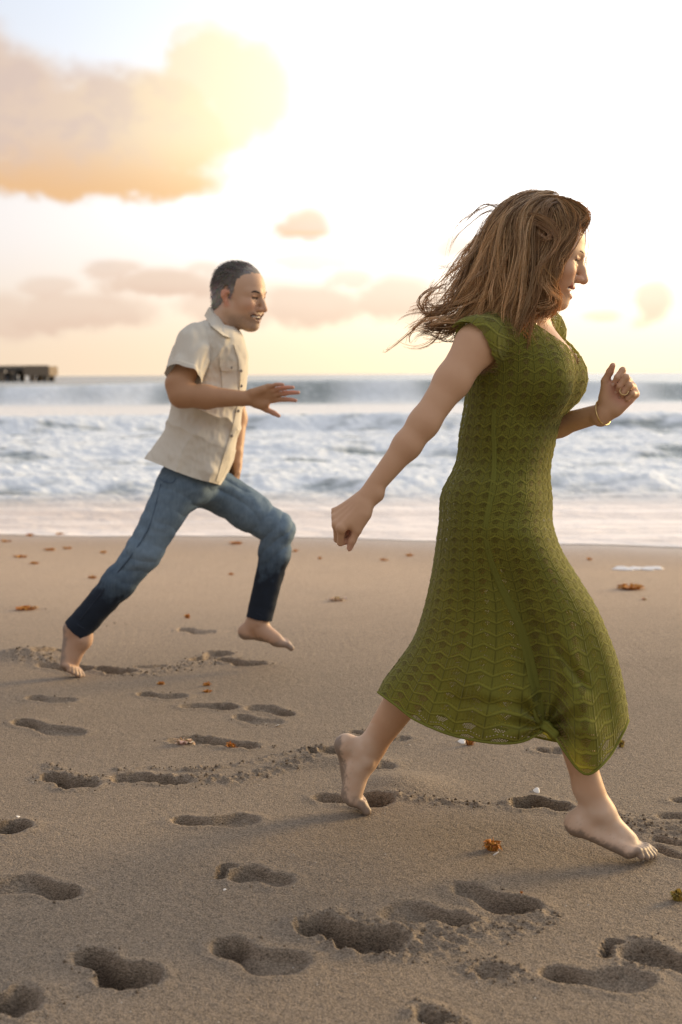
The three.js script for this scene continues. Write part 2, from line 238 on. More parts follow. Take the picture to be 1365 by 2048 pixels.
// ------------------------------------------------------------------ sea: swash sheet, white water, breakers and open swell
const roughSea = dataTex(64, 4, (x) => lerp(0.22, 0.62, x / 63), false, false); roughSea.channel = 1;
{
  const ds = []; for (let d = 0, s; d < 5200;) { ds.push(d); s = d < 1 ? 0.05 : d < 34 ? 0.1 + d * 0.0015 : d < 90 ? 0.16 + (d - 34) * 0.006 : Math.min(d * 0.045 - 3.2, 260); d += Math.max(s, 0.05); }
  const half = []; for (let x = 0, s = 0.075; x < 1;) { half.push(x); x += 1 / 215; } half.push(1);
  const cols = [-40, -14, -6, -3.2, -2.1, -1.55, -1.25, ...half.slice(1).reverse().map((v) => -v), ...half, 1.25, 1.55, 2.1, 3.2, 6, 14, 40];
  const nx = cols.length, nz = ds.length, pos = new Float32Array(nx * nz * 3), col = new Float32Array(nx * nz * 3), uv = new Float32Array(nx * nz * 2), uv1 = new Float32Array(nx * nz * 2), idx = new Uint32Array((nx - 1) * (nz - 1) * 6);
  const step = (d, at, len) => sstep(at - len, at, d) * (d > at ? Math.exp(-(d - at) / (len * 6)) : 1);   // a bore: steep towards the beach, long behind
  const white = [0.80, 0.835, 0.86], water = [0.19, 0.215, 0.205], swash = [0.88, 0.79, 0.72];  // swash colour holds thin foam and the warm sky reflection painted in
  for (let j = 0, o = 0; j < nz; j++) for (let i = 0; i < nx; i++, o++) {
    const D = ds[j], wide = 3.6 + D * 0.36, x = cols[i] * wide, sz = shoreZ(clamp(x, -60, 60)), k = sstep(0, 8, D), z0 = lerp(sz, -11.2, k) - D, d = -z0;   // rows straighten out to sea
    const n = fbm(x * 0.35, d * 0.5, 1, 4), f = fbm(x * 1.5, d * 2.1, 3, 4, 0.6), g = fbm(x * 4.5, d * 6.0, 5, 3, 0.6), streak = fbm(x * 0.22, d * 1.5, 8, 4, 0.55);
    const amp1 = 0.75 + 0.5 * noise(x * 0.35, 4.4), w1 = step(d + 1.1 * noise(x * 0.33, 6.6) + 0.35 * noise(x * 1.2, 3.1), 18.2, 0.9) * 0.17 * amp1, w2 = step(d + 2.2 * noise(x * 0.22, 2.2) + 0.6 * noise(x * 0.9, 1.3), 24.5, 1.5) * 0.16, w3 = step(d + 2.6 * noise(x * 0.16, 5.2) + 0.5 * noise(x * 0.8, 9.3), 34.5, 1.6) * 0.36;
    const ridge = 0.55 + 0.45 * noise(x * 0.055 + 0.35, 3.3), w4 = step(d + 5 * noise(x * 0.03, 1.2) + 0.8 * noise(x * 0.3, 2.2), 75, 4.2) * (0.62 + 0.6 * ridge), far = d > 95 ? (0.3 * Math.sin(d * 0.16 + 3 * noise(x * 0.006, d * 0.004)) * noise(x * 0.012 + 3, d * 0.03) + 0.22 * fbm(x * 0.05, d * 0.16, 2, 3)) * sstep(95, 130, d) * sstep(4000, 600, d) : 0;
    const surf = sstep(14.4, 17.6, d + 0.5 * n + 0.3 * noise(x * 0.9, 8.8)) * sstep(46, 37, d + 3 * n);         // the turbulent white water
    // foam share
    let foam = 0.0;
    const big = fbm(x * 0.62, d * 0.62, 12, 3, 0.6); foam = Math.max(foam, surf * sstep(-0.34, 0.04, f * 0.4 + streak * 0.5 + big * 0.95 + 0.10));
    foam = Math.max(foam, sstep(0.03, 0.10, w1) * sstep(-0.35, 0.05, f + 0.7 * big + 0.05) * 0.9);
    foam = Math.max(foam, sstep(36, 40, d) * sstep(74, 60, d) * (0.5 + 0.5 * sstep(-0.3, 0.3, streak)) * 0.85);
    const win = (a, b) => sstep(a - 1.2, a + 0.8, x) * sstep(b + 1.2, b - 0.8, x), br = clamp(win(-16.8, -9.2) + win(0.1, 4.2) + 0.8 * win(12.6, 16.2) + win(22, 31) + win(-31, -26) + 0.45 * noise(x * 0.5, d * 0.25), 0, 1), crest = sstep(71, 74, d + 5 * noise(x * 0.03, 1.2)) * sstep(92, 78, d);
    foam = Math.max(foam, sstep(66, 70, d + 5 * noise(x * 0.03, 1.2)) * sstep(90, 79, d) * br * (0.86 + 0.3 * f), crest * 0.55 * sstep(-0.2, 0.5, f));
    if (d > 90) foam = Math.max(foam, sstep(0.2, 0.42, fbm(x * 0.035, d * 0.09, 6, 3)) * 0.8 * sstep(500, 140, d));
    foam = clamp(foam * (0.85 + 0.25 * g), 0, 1);
    let c = mix3(water, white, foam);
    if (d < 20) { const sw = 1 - surf, lace = sstep(-0.25, 0.35, streak + 0.3 * f + 0.05); c = mix3(c, mix3([0.62, 0.52, 0.45], swash, lace), sw); foam = Math.max(foam, sw * (0.35 + 0.4 * lace)); }
    const edge = sstep(0.35, 0.0, D) ; c = mix3(c, [0.82, 0.76, 0.7], edge * 0.6 * sstep(-0.3, 0.3, f + 0.1));
    if (d >= 38 && d < 72) c = mix3(c, [0.86, 0.79, 0.71], 0.7 * sstep(38, 44, d) * sstep(72, 62, d));  // flat foam sheet, its reflected sky put into the colour as well
    const bed = baseY(x, -d) + 0.004 + 0.02 * sstep(0, 1.2, D), y = Math.max(SEA + 0.06 * n * sstep(14, 30, d) * 0.5 + w1 + w2 + w3 + w4 + far + surf * (0.085 * f + 0.05 * g + 0.07 * n), bed);
    const curlX = w4 > 0.3 ? 0.2 * (w4 - 0.3) : 0;
    pos.set([x, y - (d > 900 ? 0 : 0), -d + curlX], o * 3); col.set(c, o * 3); uv.set([x / 2.4, d / 2.4], o * 2); uv1.set([clamp(foam, 0.02, 0.98), 0.5], o * 2);
  }
  let o = 0;
  for (let j = 0; j < nz - 1; j++) for (let i = 0; i < nx - 1; i++) { const a = j * nx + i; idx.set([a, a + 1, a + nx, a + 1, a + nx + 1, a + nx], o); o += 6; }
  const bump = dataTex(512, 512, (x, y) => { const s = (u, v, n) => { const a = x / 512, b = y / 512, L = (p, q) => fbm(p * n, q * n * 1.6, n, 4, 0.6); return lerp(lerp(L(a, b), L(a - 1, b), a), lerp(L(a, b - 1), L(a - 1, b - 1), a), b); }; return 0.5 + 0.5 * s(0, 0, 7); });
  const m = new THREE.MeshPhysicalMaterial({ vertexColors: true, bumpMap: bump, bumpScale: 0.1, roughness: 1, roughnessMap: roughSea, specularIntensity: 0.75, ior: 1.33 });
  tag(mesh('sea', geo(pos, idx, { color: [col, 3], uv: [uv, 2], uv1: [uv1, 2] }), m, scene), 'foaming sea with breaking waves up to the horizon', null, null, 'structure');
}

// ------------------------------------------------------------------ the end of a pier, far out on the left
{
  const D = 350, s = D / FOCAL, at = P(107, 748, D), root = thing('pier', [at[0], SEA, at[2]]);
  tag(root, 'low concrete pier end far out beyond the surf on the left', 'pier');
  const conc = new THREE.MeshStandardMaterial({ color: new THREE.Color().setRGB(0.2, 0.155, 0.11), roughness: 0.9 }), dark = new THREE.MeshStandardMaterial({ color: new THREE.Color().setRGB(0.09, 0.08, 0.068), roughness: 0.9 }), pale = new THREE.MeshStandardMaterial({ color: new THREE.Color().setRGB(0.33, 0.36, 0.4), roughness: 0.8 });
  const box = (name, x0, x1, y0, y1, z0, z1, m) => { const g = new THREE.BoxGeometry(x1 - x0, y1 - y0, z1 - z0); g.translate((x0 + x1) / 2, (y0 + y1) / 2, (z0 + z1) / 2); const o = new THREE.Mesh(g, m); o.name = name; o.castShadow = o.receiveShadow = true; root.add(o); return o; };
  const top = P(107, 733, D)[1] - SEA;
  box('deck', -60, 0, top - 0.95, top, -5, 5, dark); box('end_block', -6.2, 0.1, top - 2.3, top + 0.05, -5.2, 5.2, conc);
  box('back_wall', -60, -10.5, -2, top - 1.9, 0.5, 1.0, pale); box('railing', -60, -0.2, top + 0.06, top + 0.28, 4.7, 4.85, conc);
  for (let k = 0; k < 18; k++) { const x = -1.2 - k * 3.1 - (k > 1 ? 1.2 : 0); for (const z of [-4, 4]) { const g = new THREE.CylinderGeometry(0.75, 0.8, top + 3.4, 10); g.translate(x, (top - 0.8 - 3) / 2 - 0.3, z); const o = new THREE.Mesh(g, k % 2 ? conc : dark); o.name = 'pile'; root.add(o); } }
  box('cross_beam', -30, -8, top - 2.1, top - 1.4, -4.6, -4.1, pale); box('cross_beam', -9.6, -8.4, top - 1.9, top - 0.75, -4.8, 4.8, conc);
}

// ------------------------------------------------------------------ bodies: tapered capsules and ellipsoids joined smoothly and meshed on a grid
const sub3 = (a, b) => [a[0] - b[0], a[1] - b[1], a[2] - b[2]], add3 = (a, b, s = 1) => [a[0] + b[0] * s, a[1] + b[1] * s, a[2] + b[2] * s], dot3 = (a, b) => a[0] * b[0] + a[1] * b[1] + a[2] * b[2], len3 = (a) => Math.hypot(a[0], a[1], a[2]);
const nrm3 = (a) => { const l = len3(a) || 1; return [a[0] / l, a[1] / l, a[2] / l]; }, cross3 = (a, b) => [a[1] * b[2] - a[2] * b[1], a[2] * b[0] - a[0] * b[2], a[0] * b[1] - a[1] * b[0]];
function rot3(v, axis, ang) { const c = Math.cos(ang), s = Math.sin(ang), k = cross3(axis, v), d = dot3(axis, v) * (1 - c); return [v[0] * c + k[0] * s + axis[0] * d, v[1] * c + k[1] * s + axis[1] * d, v[2] * c + k[2] * s + axis[2] * d]; }
function cone(a, b, r1, r2, k = 0.012) {                   // round cone from a to b
  const ba = sub3(b, a), l2 = dot3(ba, ba), rr = r1 - r2, a2 = l2 - rr * rr, il2 = 1 / l2;
  return { k, d: (x, y, z) => {
    const px = x - a[0], py = y - a[1], pz = z - a[2], yy = px * ba[0] + py * ba[1] + pz * ba[2], zz = yy - l2;
    const qx = px * l2 - ba[0] * yy, qy = py * l2 - ba[1] * yy, qz = pz * l2 - ba[2] * yy, x2 = qx * qx + qy * qy + qz * qz, y2 = yy * yy * l2, z2 = zz * zz * l2, kk = Math.sign(rr) * rr * rr * x2;
    if (Math.sign(zz) * a2 * z2 > kk) return Math.sqrt(x2 + z2) * il2 - r2;
    if (Math.sign(yy) * a2 * y2 < kk) return Math.sqrt(x2 + y2) * il2 - r1;
    return (Math.sqrt(x2 * a2 * il2) + yy * rr) * il2 - r1;
  } };
}
function ell(c, r, k = 0.012, axes = [[1, 0, 0], [0, 1, 0], [0, 0, 1]]) {
  const [A, B, C] = axes;
  return { k, d: (x, y, z) => {
    x -= c[0]; y -= c[1]; z -= c[2];
    const u = (x * A[0] + y * A[1] + z * A[2]) / r[0], v = (x * B[0] + y * B[1] + z * B[2]) / r[1], w = (x * C[0] + y * C[1] + z * C[2]) / r[2], k0 = Math.sqrt(u * u + v * v + w * w), k1 = Math.sqrt((u / r[0]) ** 2 + (v / r[1]) ** 2 + (w / r[2]) ** 2);
    return k1 < 1e-9 ? -Math.min(...r) : k0 * (k0 - 1) / k1;
  } };
}
const cut = (p, k = 0.006) => ({ ...p, k, cut: true });
function evalSDF(list, x, y, z) {
  let a = 1e3;
  for (let i = 0; i < list.length; i++) {
    const p = list[i], k = p.k, d = p.d(x, y, z);
    if (p.cut) { const e = -d, h = Math.max(k - Math.abs(a - e), 0) / k; a = Math.max(a, e) + h * h * k * 0.25; }
    else { const h = Math.max(k - Math.abs(a - d), 0) / k; a = Math.min(a, d) - h * h * k * 0.25; }
  }
  return a;
}
function meshSDF(list, lo, hi, cell, post) {               // surface nets; post(d, x, y, z) may add relief
  const n = [0, 1, 2].map((i) => Math.ceil((hi[i] - lo[i]) / cell / 8) * 8 + 1), [nx, ny, nz] = n, F = new Float32Array(nx * ny * nz).fill(1), BS = 8, diag = cell * BS * 0.5 * 1.74, reach = 0.035;
  const lists = new Map();
  for (let bz = 0; bz < nz - 1; bz += BS) for (let by = 0; by < ny - 1; by += BS) for (let bx = 0; bx < nx - 1; bx += BS) {
    const cx = lo[0] + (bx + BS / 2) * cell, cy = lo[1] + (by + BS / 2) * cell, cz = lo[2] + (bz + BS / 2) * cell;
    let dm = 1e3; const ds = list.map((p) => { const d = p.d(cx, cy, cz); if (!p.cut && d < dm) dm = d; return d; });
    const act = list.filter((p, i) => ds[i] < (p.cut ? diag * 1.3 + p.k : Math.max(dm, -diag) + diag * 2.3 + p.k)), far = dm > diag * 1.25 + reach, deep = !act.some((p) => p.cut) && dm < -diag * 1.4 - reach * 0.3;
    for (let z = bz; z <= Math.min(bz + BS, nz - 1); z++) for (let y = by; y <= Math.min(by + BS, ny - 1); y++) for (let x = bx; x <= Math.min(bx + BS, nx - 1); x++) {
      if ((x === bx + BS && x !== nx - 1) || (y === by + BS && y !== ny - 1) || (z === bz + BS && z !== nz - 1)) continue;
      const o = x + nx * (y + ny * z);
      if (far) { F[o] = 1; continue; } if (deep) { F[o] = -1; continue; }
      const wx = lo[0] + x * cell, wy = lo[1] + y * cell, wz = lo[2] + z * cell; let d = evalSDF(act, wx, wy, wz); if (post) d = post(d, wx, wy, wz); F[o] = d;
    }
    if (!far && !deep) lists.set((bx / BS) + 4096 * ((by / BS) + 4096 * (bz / BS)), act);
  }
  const id = new Int32Array((nx - 1) * (ny - 1) * (nz - 1)).fill(-1), pos = [], idx = [], cs = [[0, 1], [2, 3], [4, 5], [6, 7], [0, 2], [1, 3], [4, 6], [5, 7], [0, 4], [1, 5], [2, 6], [3, 7]], off = [0, 1, nx, nx + 1, nx * ny, nx * ny + 1, nx * ny + nx, nx * ny + nx + 1], f = new Float32Array(8);
  for (let z = 0; z < nz - 1; z++) for (let y = 0; y < ny - 1; y++) for (let x = 0; x < nx - 1; x++) {
    const o = x + nx * (y + ny * z); let m = 0;
    for (let i = 0; i < 8; i++) { f[i] = F[o + off[i]]; if (f[i] < 0) m |= 1 << i; }
    if (m === 0 || m === 255) continue;
    let sx = 0, sy = 0, sz = 0, c = 0;
    for (const [a, b] of cs) if ((f[a] < 0) !== (f[b] < 0)) { const t = f[a] / (f[a] - f[b]); sx += (a & 1) + t * ((b & 1) - (a & 1)); sy += ((a >> 1) & 1) + t * (((b >> 1) & 1) - ((a >> 1) & 1)); sz += (a >> 2) + t * ((b >> 2) - (a >> 2)); c++; }
    id[x + (nx - 1) * (y + (ny - 1) * z)] = pos.length / 3; pos.push(lo[0] + (x + sx / c) * cell, lo[1] + (y + sy / c) * cell, lo[2] + (z + sz / c) * cell);
  }
  const I = (x, y, z) => id[x + (nx - 1) * (y + (ny - 1) * z)];
  for (let z = 1; z < nz - 1; z++) for (let y = 1; y < ny - 1; y++) for (let x = 1; x < nx - 1; x++) {
    const o = x + nx * (y + ny * z), s = F[o] < 0;
    const quad = (a, b, c, d, flip) => { if (a < 0 || b < 0 || c < 0 || d < 0) return; if (flip) idx.push(a, b, c, a, c, d); else idx.push(a, c, b, a, d, c); };
    if (s !== F[o + 1] < 0) quad(I(x, y - 1, z - 1), I(x, y, z - 1), I(x, y, z), I(x, y - 1, z), s);
    if (s !== F[o + nx] < 0) quad(I(x - 1, y, z - 1), I(x - 1, y, z), I(x, y, z), I(x, y, z - 1), s);
    if (s !== F[o + nx * ny] < 0) quad(I(x - 1, y - 1, z), I(x, y - 1, z), I(x, y, z), I(x - 1, y, z), s);
  }
  const p = new Float32Array(pos), nor = new Float32Array(p.length), e = cell * 0.7;
  for (let i = 0; i < p.length; i += 3) {
    const x = p[i], y = p[i + 1], z = p[i + 2], key = Math.min(Math.floor((x - lo[0]) / cell / BS), 4095) + 4096 * (Math.floor((y - lo[1]) / cell / BS) + 4096 * Math.floor((z - lo[2]) / cell / BS)), L = lists.get(key) ?? list;
    const S = (a, b, c) => { const d = evalSDF(L, a, b, c); return post ? post(d, a, b, c) : d; };
    const gx = S(x + e, y, z) - S(x - e, y, z), gy = S(x, y + e, z) - S(x, y - e, z), gz = S(x, y, z + e) - S(x, y, z - e), l = Math.hypot(gx, gy, gz) || 1;
    nor[i] = gx / l; nor[i + 1] = gy / l; nor[i + 2] = gz / l;
  }
  return { pos: p, idx: new Uint32Array(idx), nor };
}
function paint(m, f) { const c = new Float32Array(m.pos.length); for (let i = 0; i < c.length; i += 3) { const v = f(m.pos[i], m.pos[i + 1], m.pos[i + 2], m.nor[i], m.nor[i + 1], m.nor[i + 2]); c[i] = v[0]; c[i + 1] = v[1]; c[i + 2] = v[2]; } return geo(m.pos, m.idx, { normal: [m.nor, 3], color: [c, 3] }); }
function boundsOf(points, pad) { const lo = [1e9, 1e9, 1e9], hi = [-1e9, -1e9, -1e9]; for (const p of points) for (let i = 0; i < 3; i++) { lo[i] = Math.min(lo[i], p[i] - pad); hi[i] = Math.max(hi[i], p[i] + pad); } return [lo, hi]; }
// a frame of three axes at a point
const frame = (o, x, y, z, s = 1) => { const f = (a, b, c) => [o[0] + (x[0] * a + y[0] * b + z[0] * c) * s, o[1] + (x[1] * a + y[1] * b + z[1] * c) * s, o[2] + (x[2] * a + y[2] * b + z[2] * c) * s]; f.o = o; f.axes = [x, y, z]; f.s = s; f.inv = (px, py, pz) => { const d = [px - o[0], py - o[1], pz - o[2]]; return [dot3(d, x) / s, dot3(d, y) / s, dot3(d, z) / s]; }; return f; };

// a hand: wrist at o, a along the palm, n out of the palm, right or left
function handParts(o, a, n, right, s, fingers, thumb) {
  a = nrm3(a); n = nrm3(sub3(n, add3([0, 0, 0], a, dot3(n, a)))); const t = right ? cross3(a, n) : cross3(n, a), L = [], at = (u, v, w) => add3(add3(add3(o, a, u * s), t, v * s), n, w * s);
  L.push(cone(at(-0.03, 0, 0), at(0.012, 0, 0), 0.023 * s, 0.024 * s, 0.012));
  const pads = [0.030, 0.010, -0.010, -0.029], ends = [0.090, 0.094, 0.089, 0.080];
  pads.forEach((v, i) => L.push(cone(at(0.012, v * 0.55, 0), at(ends[i], v, -0.002), 0.0165 * s, 0.0115 * s, 0.014)));
  L.push(cone(at(0.02, 0.022, 0.008), at(0.058, 0.034, 0.012), 0.017 * s, 0.013 * s, 0.012)); L.push(cone(at(0.02, -0.02, 0.008), at(0.06, -0.026, 0.008), 0.014 * s, 0.011 * s, 0.012));
  ends.forEach((e, i) => { L.push(ell(at(e, pads[i], -0.0085), [0.0085 * s, 0.0085 * s, 0.0075 * s], 0.006)); L.push(cone(at(0.025, pads[i] * 0.5, -0.0135), at(e, pads[i], -0.009), 0.003 * s, 0.0036 * s, 0.007)); });
  const tips = [], nails = [];
  fingers.forEach(([c1, c2, c3, spread], i) => {
    const len = [[0.043, 0.025, 0.021], [0.047, 0.029, 0.022], [0.043, 0.027, 0.021], [0.034, 0.020, 0.019]][i], rad = [0.0092, 0.0094, 0.0089, 0.0078][i];
    let p = at(ends[i], pads[i], -0.002), dir = add3([0, 0, 0], nrm3(add3(a, t, spread))), axis = nrm3(cross3(dir, n)), down = n, ang = 0;
    [c1, c2, c3].forEach((c, j) => { ang += c * Math.PI / 180; const d = add3(add3([0, 0, 0], dir, Math.cos(ang)), down, Math.sin(ang)), q = add3(p, d, len[j] * s); L.push(cone(p, q, rad * (1.08 - j * 0.09) * s, rad * (1.0 - j * 0.1) * s, j ? 0.003 : 0.006)); if (j === 2) { tips.push(q); nails.push([q, d, add3(add3([0, 0, 0], dir, Math.sin(ang)), down, -Math.cos(ang)), rad * 0.8 * s]); } p = q; });
  });
  { let p = at(0.026, 0.03, 0.008); const d1 = nrm3(add3(add3(add3([0, 0, 0], a, thumb[0]), t, thumb[1]), n, thumb[2])), q = add3(p, d1, 0.04 * s); L.push(cone(p, q, 0.0145 * s, 0.0112 * s, 0.012)); const d2 = nrm3(add3(add3(add3([0, 0, 0], a, thumb[3]), t, thumb[4]), n, thumb[5])), r = add3(q, d2, 0.03 * s); L.push(cone(q, r, 0.011 * s, 0.0098 * s, 0.004)); const w = add3(r, nrm3(add3(d2, n, 0.25)), 0.022 * s); L.push(cone(r, w, 0.0102 * s, 0.0078 * s, 0.004)); tips.push(w); }
  return { list: L, tips, nails, at };
}
// a foot: ankle joint at the frame's origin; x towards the toes, y up, z to the outer side; bend curls the toes up
function footParts(f, bend = 0) {
  const s = f.s, L = [], B = (x, y, z) => { const x0 = 0.1; if (x <= x0 || !bend) return f(x, y, z); const c = Math.cos(bend), q = Math.sin(bend), dx = x - x0, dy = y + 0.055; return f(x0 + dx * c - dy * q, -0.055 + dx * q + dy * c, z); };
  L.push(ell(f(-0.042, -0.045, 0), [0.030 * s, 0.031 * s, 0.029 * s], 0.02, f.axes), cone(f(-0.03, -0.02, 0), f(-0.024, 0.012, 0), 0.021 * s, 0.022 * s, 0.02), cone(f(-0.002, -0.004, 0.0), f(0.085, -0.042, -0.008), 0.0285 * s, 0.023 * s, 0.024));
  L.push(cone(f(-0.04, -0.052, 0.006), B(0.095, -0.058, 0.026), 0.022 * s, 0.0165 * s, 0.022), cone(f(0.03, -0.03, -0.012), B(0.105, -0.052, -0.02), 0.026 * s, 0.0195 * s, 0.022), cone(B(0.092, -0.056, 0.0), B(0.104, -0.056, 0.006), 0.019 * s, 0.017 * s, 0.018));
  L.push(ell(f(0.0, 0.004, 0.028), [0.011 * s, 0.012 * s, 0.009 * s], 0.014, f.axes), ell(f(0.006, 0.01, -0.032), [0.011 * s, 0.012 * s, 0.009 * s], 0.014, f.axes));
  [[-0.026, 0.112, 0.158, 0.0128], [-0.007, 0.112, 0.158, 0.0094], [0.009, 0.109, 0.15, 0.009], [0.022, 0.104, 0.14, 0.0086], [0.033, 0.098, 0.127, 0.0082]].forEach(([z, x0, x1, r], i) => { const m = (x0 + x1) / 2; L.push(cone(B(x0, -0.054, z), B(m + 0.004, -0.05 + (i ? 0.004 : 0), z), r * 1.12 * s, r * s, 0.008), cone(B(m + 0.004, -0.05 + (i ? 0.004 : 0), z), B(x1, -0.062 + r * 0.4, z), r * s, r * 0.98 * s, 0.003)); });
  return L;
}
// a head about 23 cm high: x forward, y up from the eyes, z to the right ear
function headParts(f, male) {
  const s = f.s, L = [], E = (c, r, k) => ell(f(...c), r.map((v) => v * s), k * s, f.axes), C = (a, b, r1, r2, k) => cone(f(...a), f(...b), r1 * s, r2 * s, k * s), J = male ? 1.08 : 0.96;
  L.push(E([-0.008, 0.034, 0], [0.095, 0.081, 0.074], 0.02), E([0.028, 0.028, 0], [0.056, 0.066, 0.064], 0.03), E([0.03, -0.035, 0], [0.054, 0.075, 0.058 * J], 0.03));
  for (const q of [-1, 1]) {
    L.push(C([-0.006, -0.05, 0.054 * q * J], [0.05, -0.098, 0.02 * q], 0.02, 0.018, 0.03), E([0.057, -0.0275, 0.042 * q], [0.026, 0.022, 0.0235], 0.024), C([0.06, 0.018, 0.046 * q], [0.083, 0.017, 0.014 * q], 0.013, 0.011, 0.016));
    L.push(cut(E([0.094, -0.002, 0.031 * q], [0.017, 0.0105, 0.017], 0.012), 0.014 * s), E([0.068, -0.002, 0.031 * q], [0.0145, 0.0125, 0.0145], 0.004), C([0.078, 0.0055, 0.043 * q], [0.084, 0.0065, 0.022 * q], 0.0042, 0.0042, 0.005), C([0.074, -0.0095, 0.044 * q], [0.082, -0.0105, 0.022 * q], 0.0046, 0.0046, 0.006));
    L.push(E([0.094, -0.04, 0.0125 * q], [0.0125, 0.0085, 0.0075], 0.006), E([0.066, -0.055, 0.034 * q], [0.018, 0.017, 0.014], 0.016));
    L.push(C([-0.014, 0.012, 0.071 * q], [-0.019, -0.002, 0.083 * q], 0.011, 0.009, 0.006), C([-0.02, 0.008, 0.081 * q], [-0.006, -0.034, 0.073 * q], 0.0095, 0.0085, 0.006), C([-0.002, 0.012, 0.074 * q], [-0.02, 0.014, 0.082 * q], 0.006, 0.006, 0.005), cut(E([-0.004, -0.006, 0.084 * q], [0.007, 0.013, 0.007], 0.004), 0.004 * s));
  }
  L.push(E([0.062, -0.102, 0], [0.022, 0.0175, 0.024 * J], 0.018), C([0.080, 0.012, 0], [0.098, -0.018, 0], 0.0085, 0.0095, 0.012), C([0.098, -0.018, 0], [0.1065, -0.038, 0], 0.0095, 0.0118, 0.006), E([0.070, -0.068, 0], [0.0175, 0.026, 0.03], 0.014));
  L.push(cut(E([0.090, -0.0715, 0], [0.028, 0.0088, 0.026], 0.003), 0.003 * s)); for (const q of [-1, 1]) L.push(cut(E([0.069, -0.0635, 0.029 * q], [0.022, 0.0068, 0.0145], 0.003), 0.003 * s));
  for (const q of [-1, 1]) { L.push(C([0.0875, -0.0612, 0], [0.082, -0.060, 0.017 * q], 0.0036, 0.0032, 0.004), C([0.082, -0.060, 0.017 * q], [0.0605, -0.0535, 0.0425 * q], 0.0032, 0.0022, 0.004), C([0.0845, -0.0838, 0], [0.079, -0.0795, 0.017 * q], 0.0046, 0.004, 0.004), C([0.079, -0.0795, 0.017 * q], [0.060, -0.0565, 0.0425 * q], 0.004, 0.0022, 0.004)); }
  return L;
}
function faceTint(f, skin, male) {                         // colour of lips, cheeks, brows and stubble, by place on the head
  return (x, y, z) => {
    const [u, v, w0] = f.inv(x, y, z), w = Math.abs(w0); let c = skin;
    const n = noise(x * 160, y * 160, z * 160);
    c = mix3(c, [c[0] * 1.02, c[1] * 0.76, c[2] * 0.7], 0.6 * Math.exp(-((v + 0.03) ** 2 + (w - 0.045) ** 2) / 0.0006) * (u > 0.02 ? 1 : 0) + 0.5 * Math.exp(-((v + 0.04) ** 2 + w * w) / 0.0003) * (u > 0.095 ? 1 : 0));
    if (u > 0.054 && w < 0.044) { const up = -0.0615 + 0.006 * (w / 0.042) ** 1.5, lo = -0.0838 + 0.027 * (w / 0.042) ** 1.6; if (Math.abs(v - up) < 0.0040 || Math.abs(v - lo) < 0.005) c = mix3(c, male ? [0.36, 0.16, 0.12] : [0.42, 0.15, 0.12], 0.85); else if (v < up && v > lo && u < 0.086) c = [0.16, 0.045, 0.035]; }
    if (male) { const beard = sstep(-0.045, -0.07, v + 0.25 * Math.max(0, w - 0.03)) * sstep(-0.02, 0.02, u) * sstep(-0.16, -0.12, v) + 0.6 * gauss(v + 0.055, 0.006) * (u > 0.07 ? 1 : 0); c = mix3(c, [0.2, 0.15, 0.115], clamp(beard, 0, 1) * (0.52 + 0.2 * n)); c = mix3(c, [0.6, 0.2, 0.12], 0.5 * sstep(0.07, 0.08, w) * (u < 0.012 && u > -0.04 ? 1 : 0) * sstep(-0.05, -0.03, v)); }
    const lash = (w - 0.031) / 0.015; if (u > 0.066 && Math.abs(lash) < 1 && v < 0.0028 && v > -0.0062) c = mix3(c, [0.05, 0.03, 0.022], 0.9);
    if (u > 0.06 && Math.abs(lash) < 1.25 && v > 0.004 && v < 0.012) c = mix3(c, [c[0] * 0.72, c[1] * 0.6, c[2] * 0.55], 0.5);
    return c;
  };
}
// a tube of changing radius along a path, for strands, straps and trim
function tubeInto(out, pts, radii, color, sides = 3) {
  const base = out.pos.length / 3; let u = nrm3(cross3(sub3(pts[1], pts[0]), [0.31, 0.2, 0.93]));
  for (let i = 0; i < pts.length; i++) {
    const t = nrm3(sub3(pts[Math.min(i + 1, pts.length - 1)], pts[Math.max(i - 1, 0)])); u = nrm3(sub3(u, [t[0] * dot3(u, t), t[1] * dot3(u, t), t[2] * dot3(u, t)])); const v = cross3(t, u), r = Array.isArray(radii) ? radii[i] : typeof radii === 'number' ? radii : radii(i / (pts.length - 1));
    for (let k = 0; k < sides; k++) { const a = k / sides * Math.PI * 2, c = Math.cos(a), s = Math.sin(a), n = [u[0] * c + v[0] * s, u[1] * c + v[1] * s, u[2] * c + v[2] * s]; out.pos.push(pts[i][0] + n[0] * r, pts[i][1] + n[1] * r, pts[i][2] + n[2] * r); out.nor.push(...n); out.col.push(...(typeof color === 'function' ? color(i / (pts.length - 1)) : color)); }
    if (i) for (let k = 0; k < sides; k++) { const a = base + (i - 1) * sides + k, b = base + (i - 1) * sides + (k + 1) % sides; out.idx.push(a, b, a + sides, b, b + sides, a + sides); }
  }
}
const buf = () => ({ pos: [], nor: [], col: [], idx: [] }), bufGeo = (b) => geo(b.pos, b.idx, { normal: [b.nor, 3], color: [b.col, 3] });
function spline(pts, n) { const c = new THREE.CatmullRomCurve3(pts.map((p) => new THREE.Vector3(...p)), false, 'centripetal'); return c.getPoints(n).map((p) => [p.x, p.y, p.z]); }
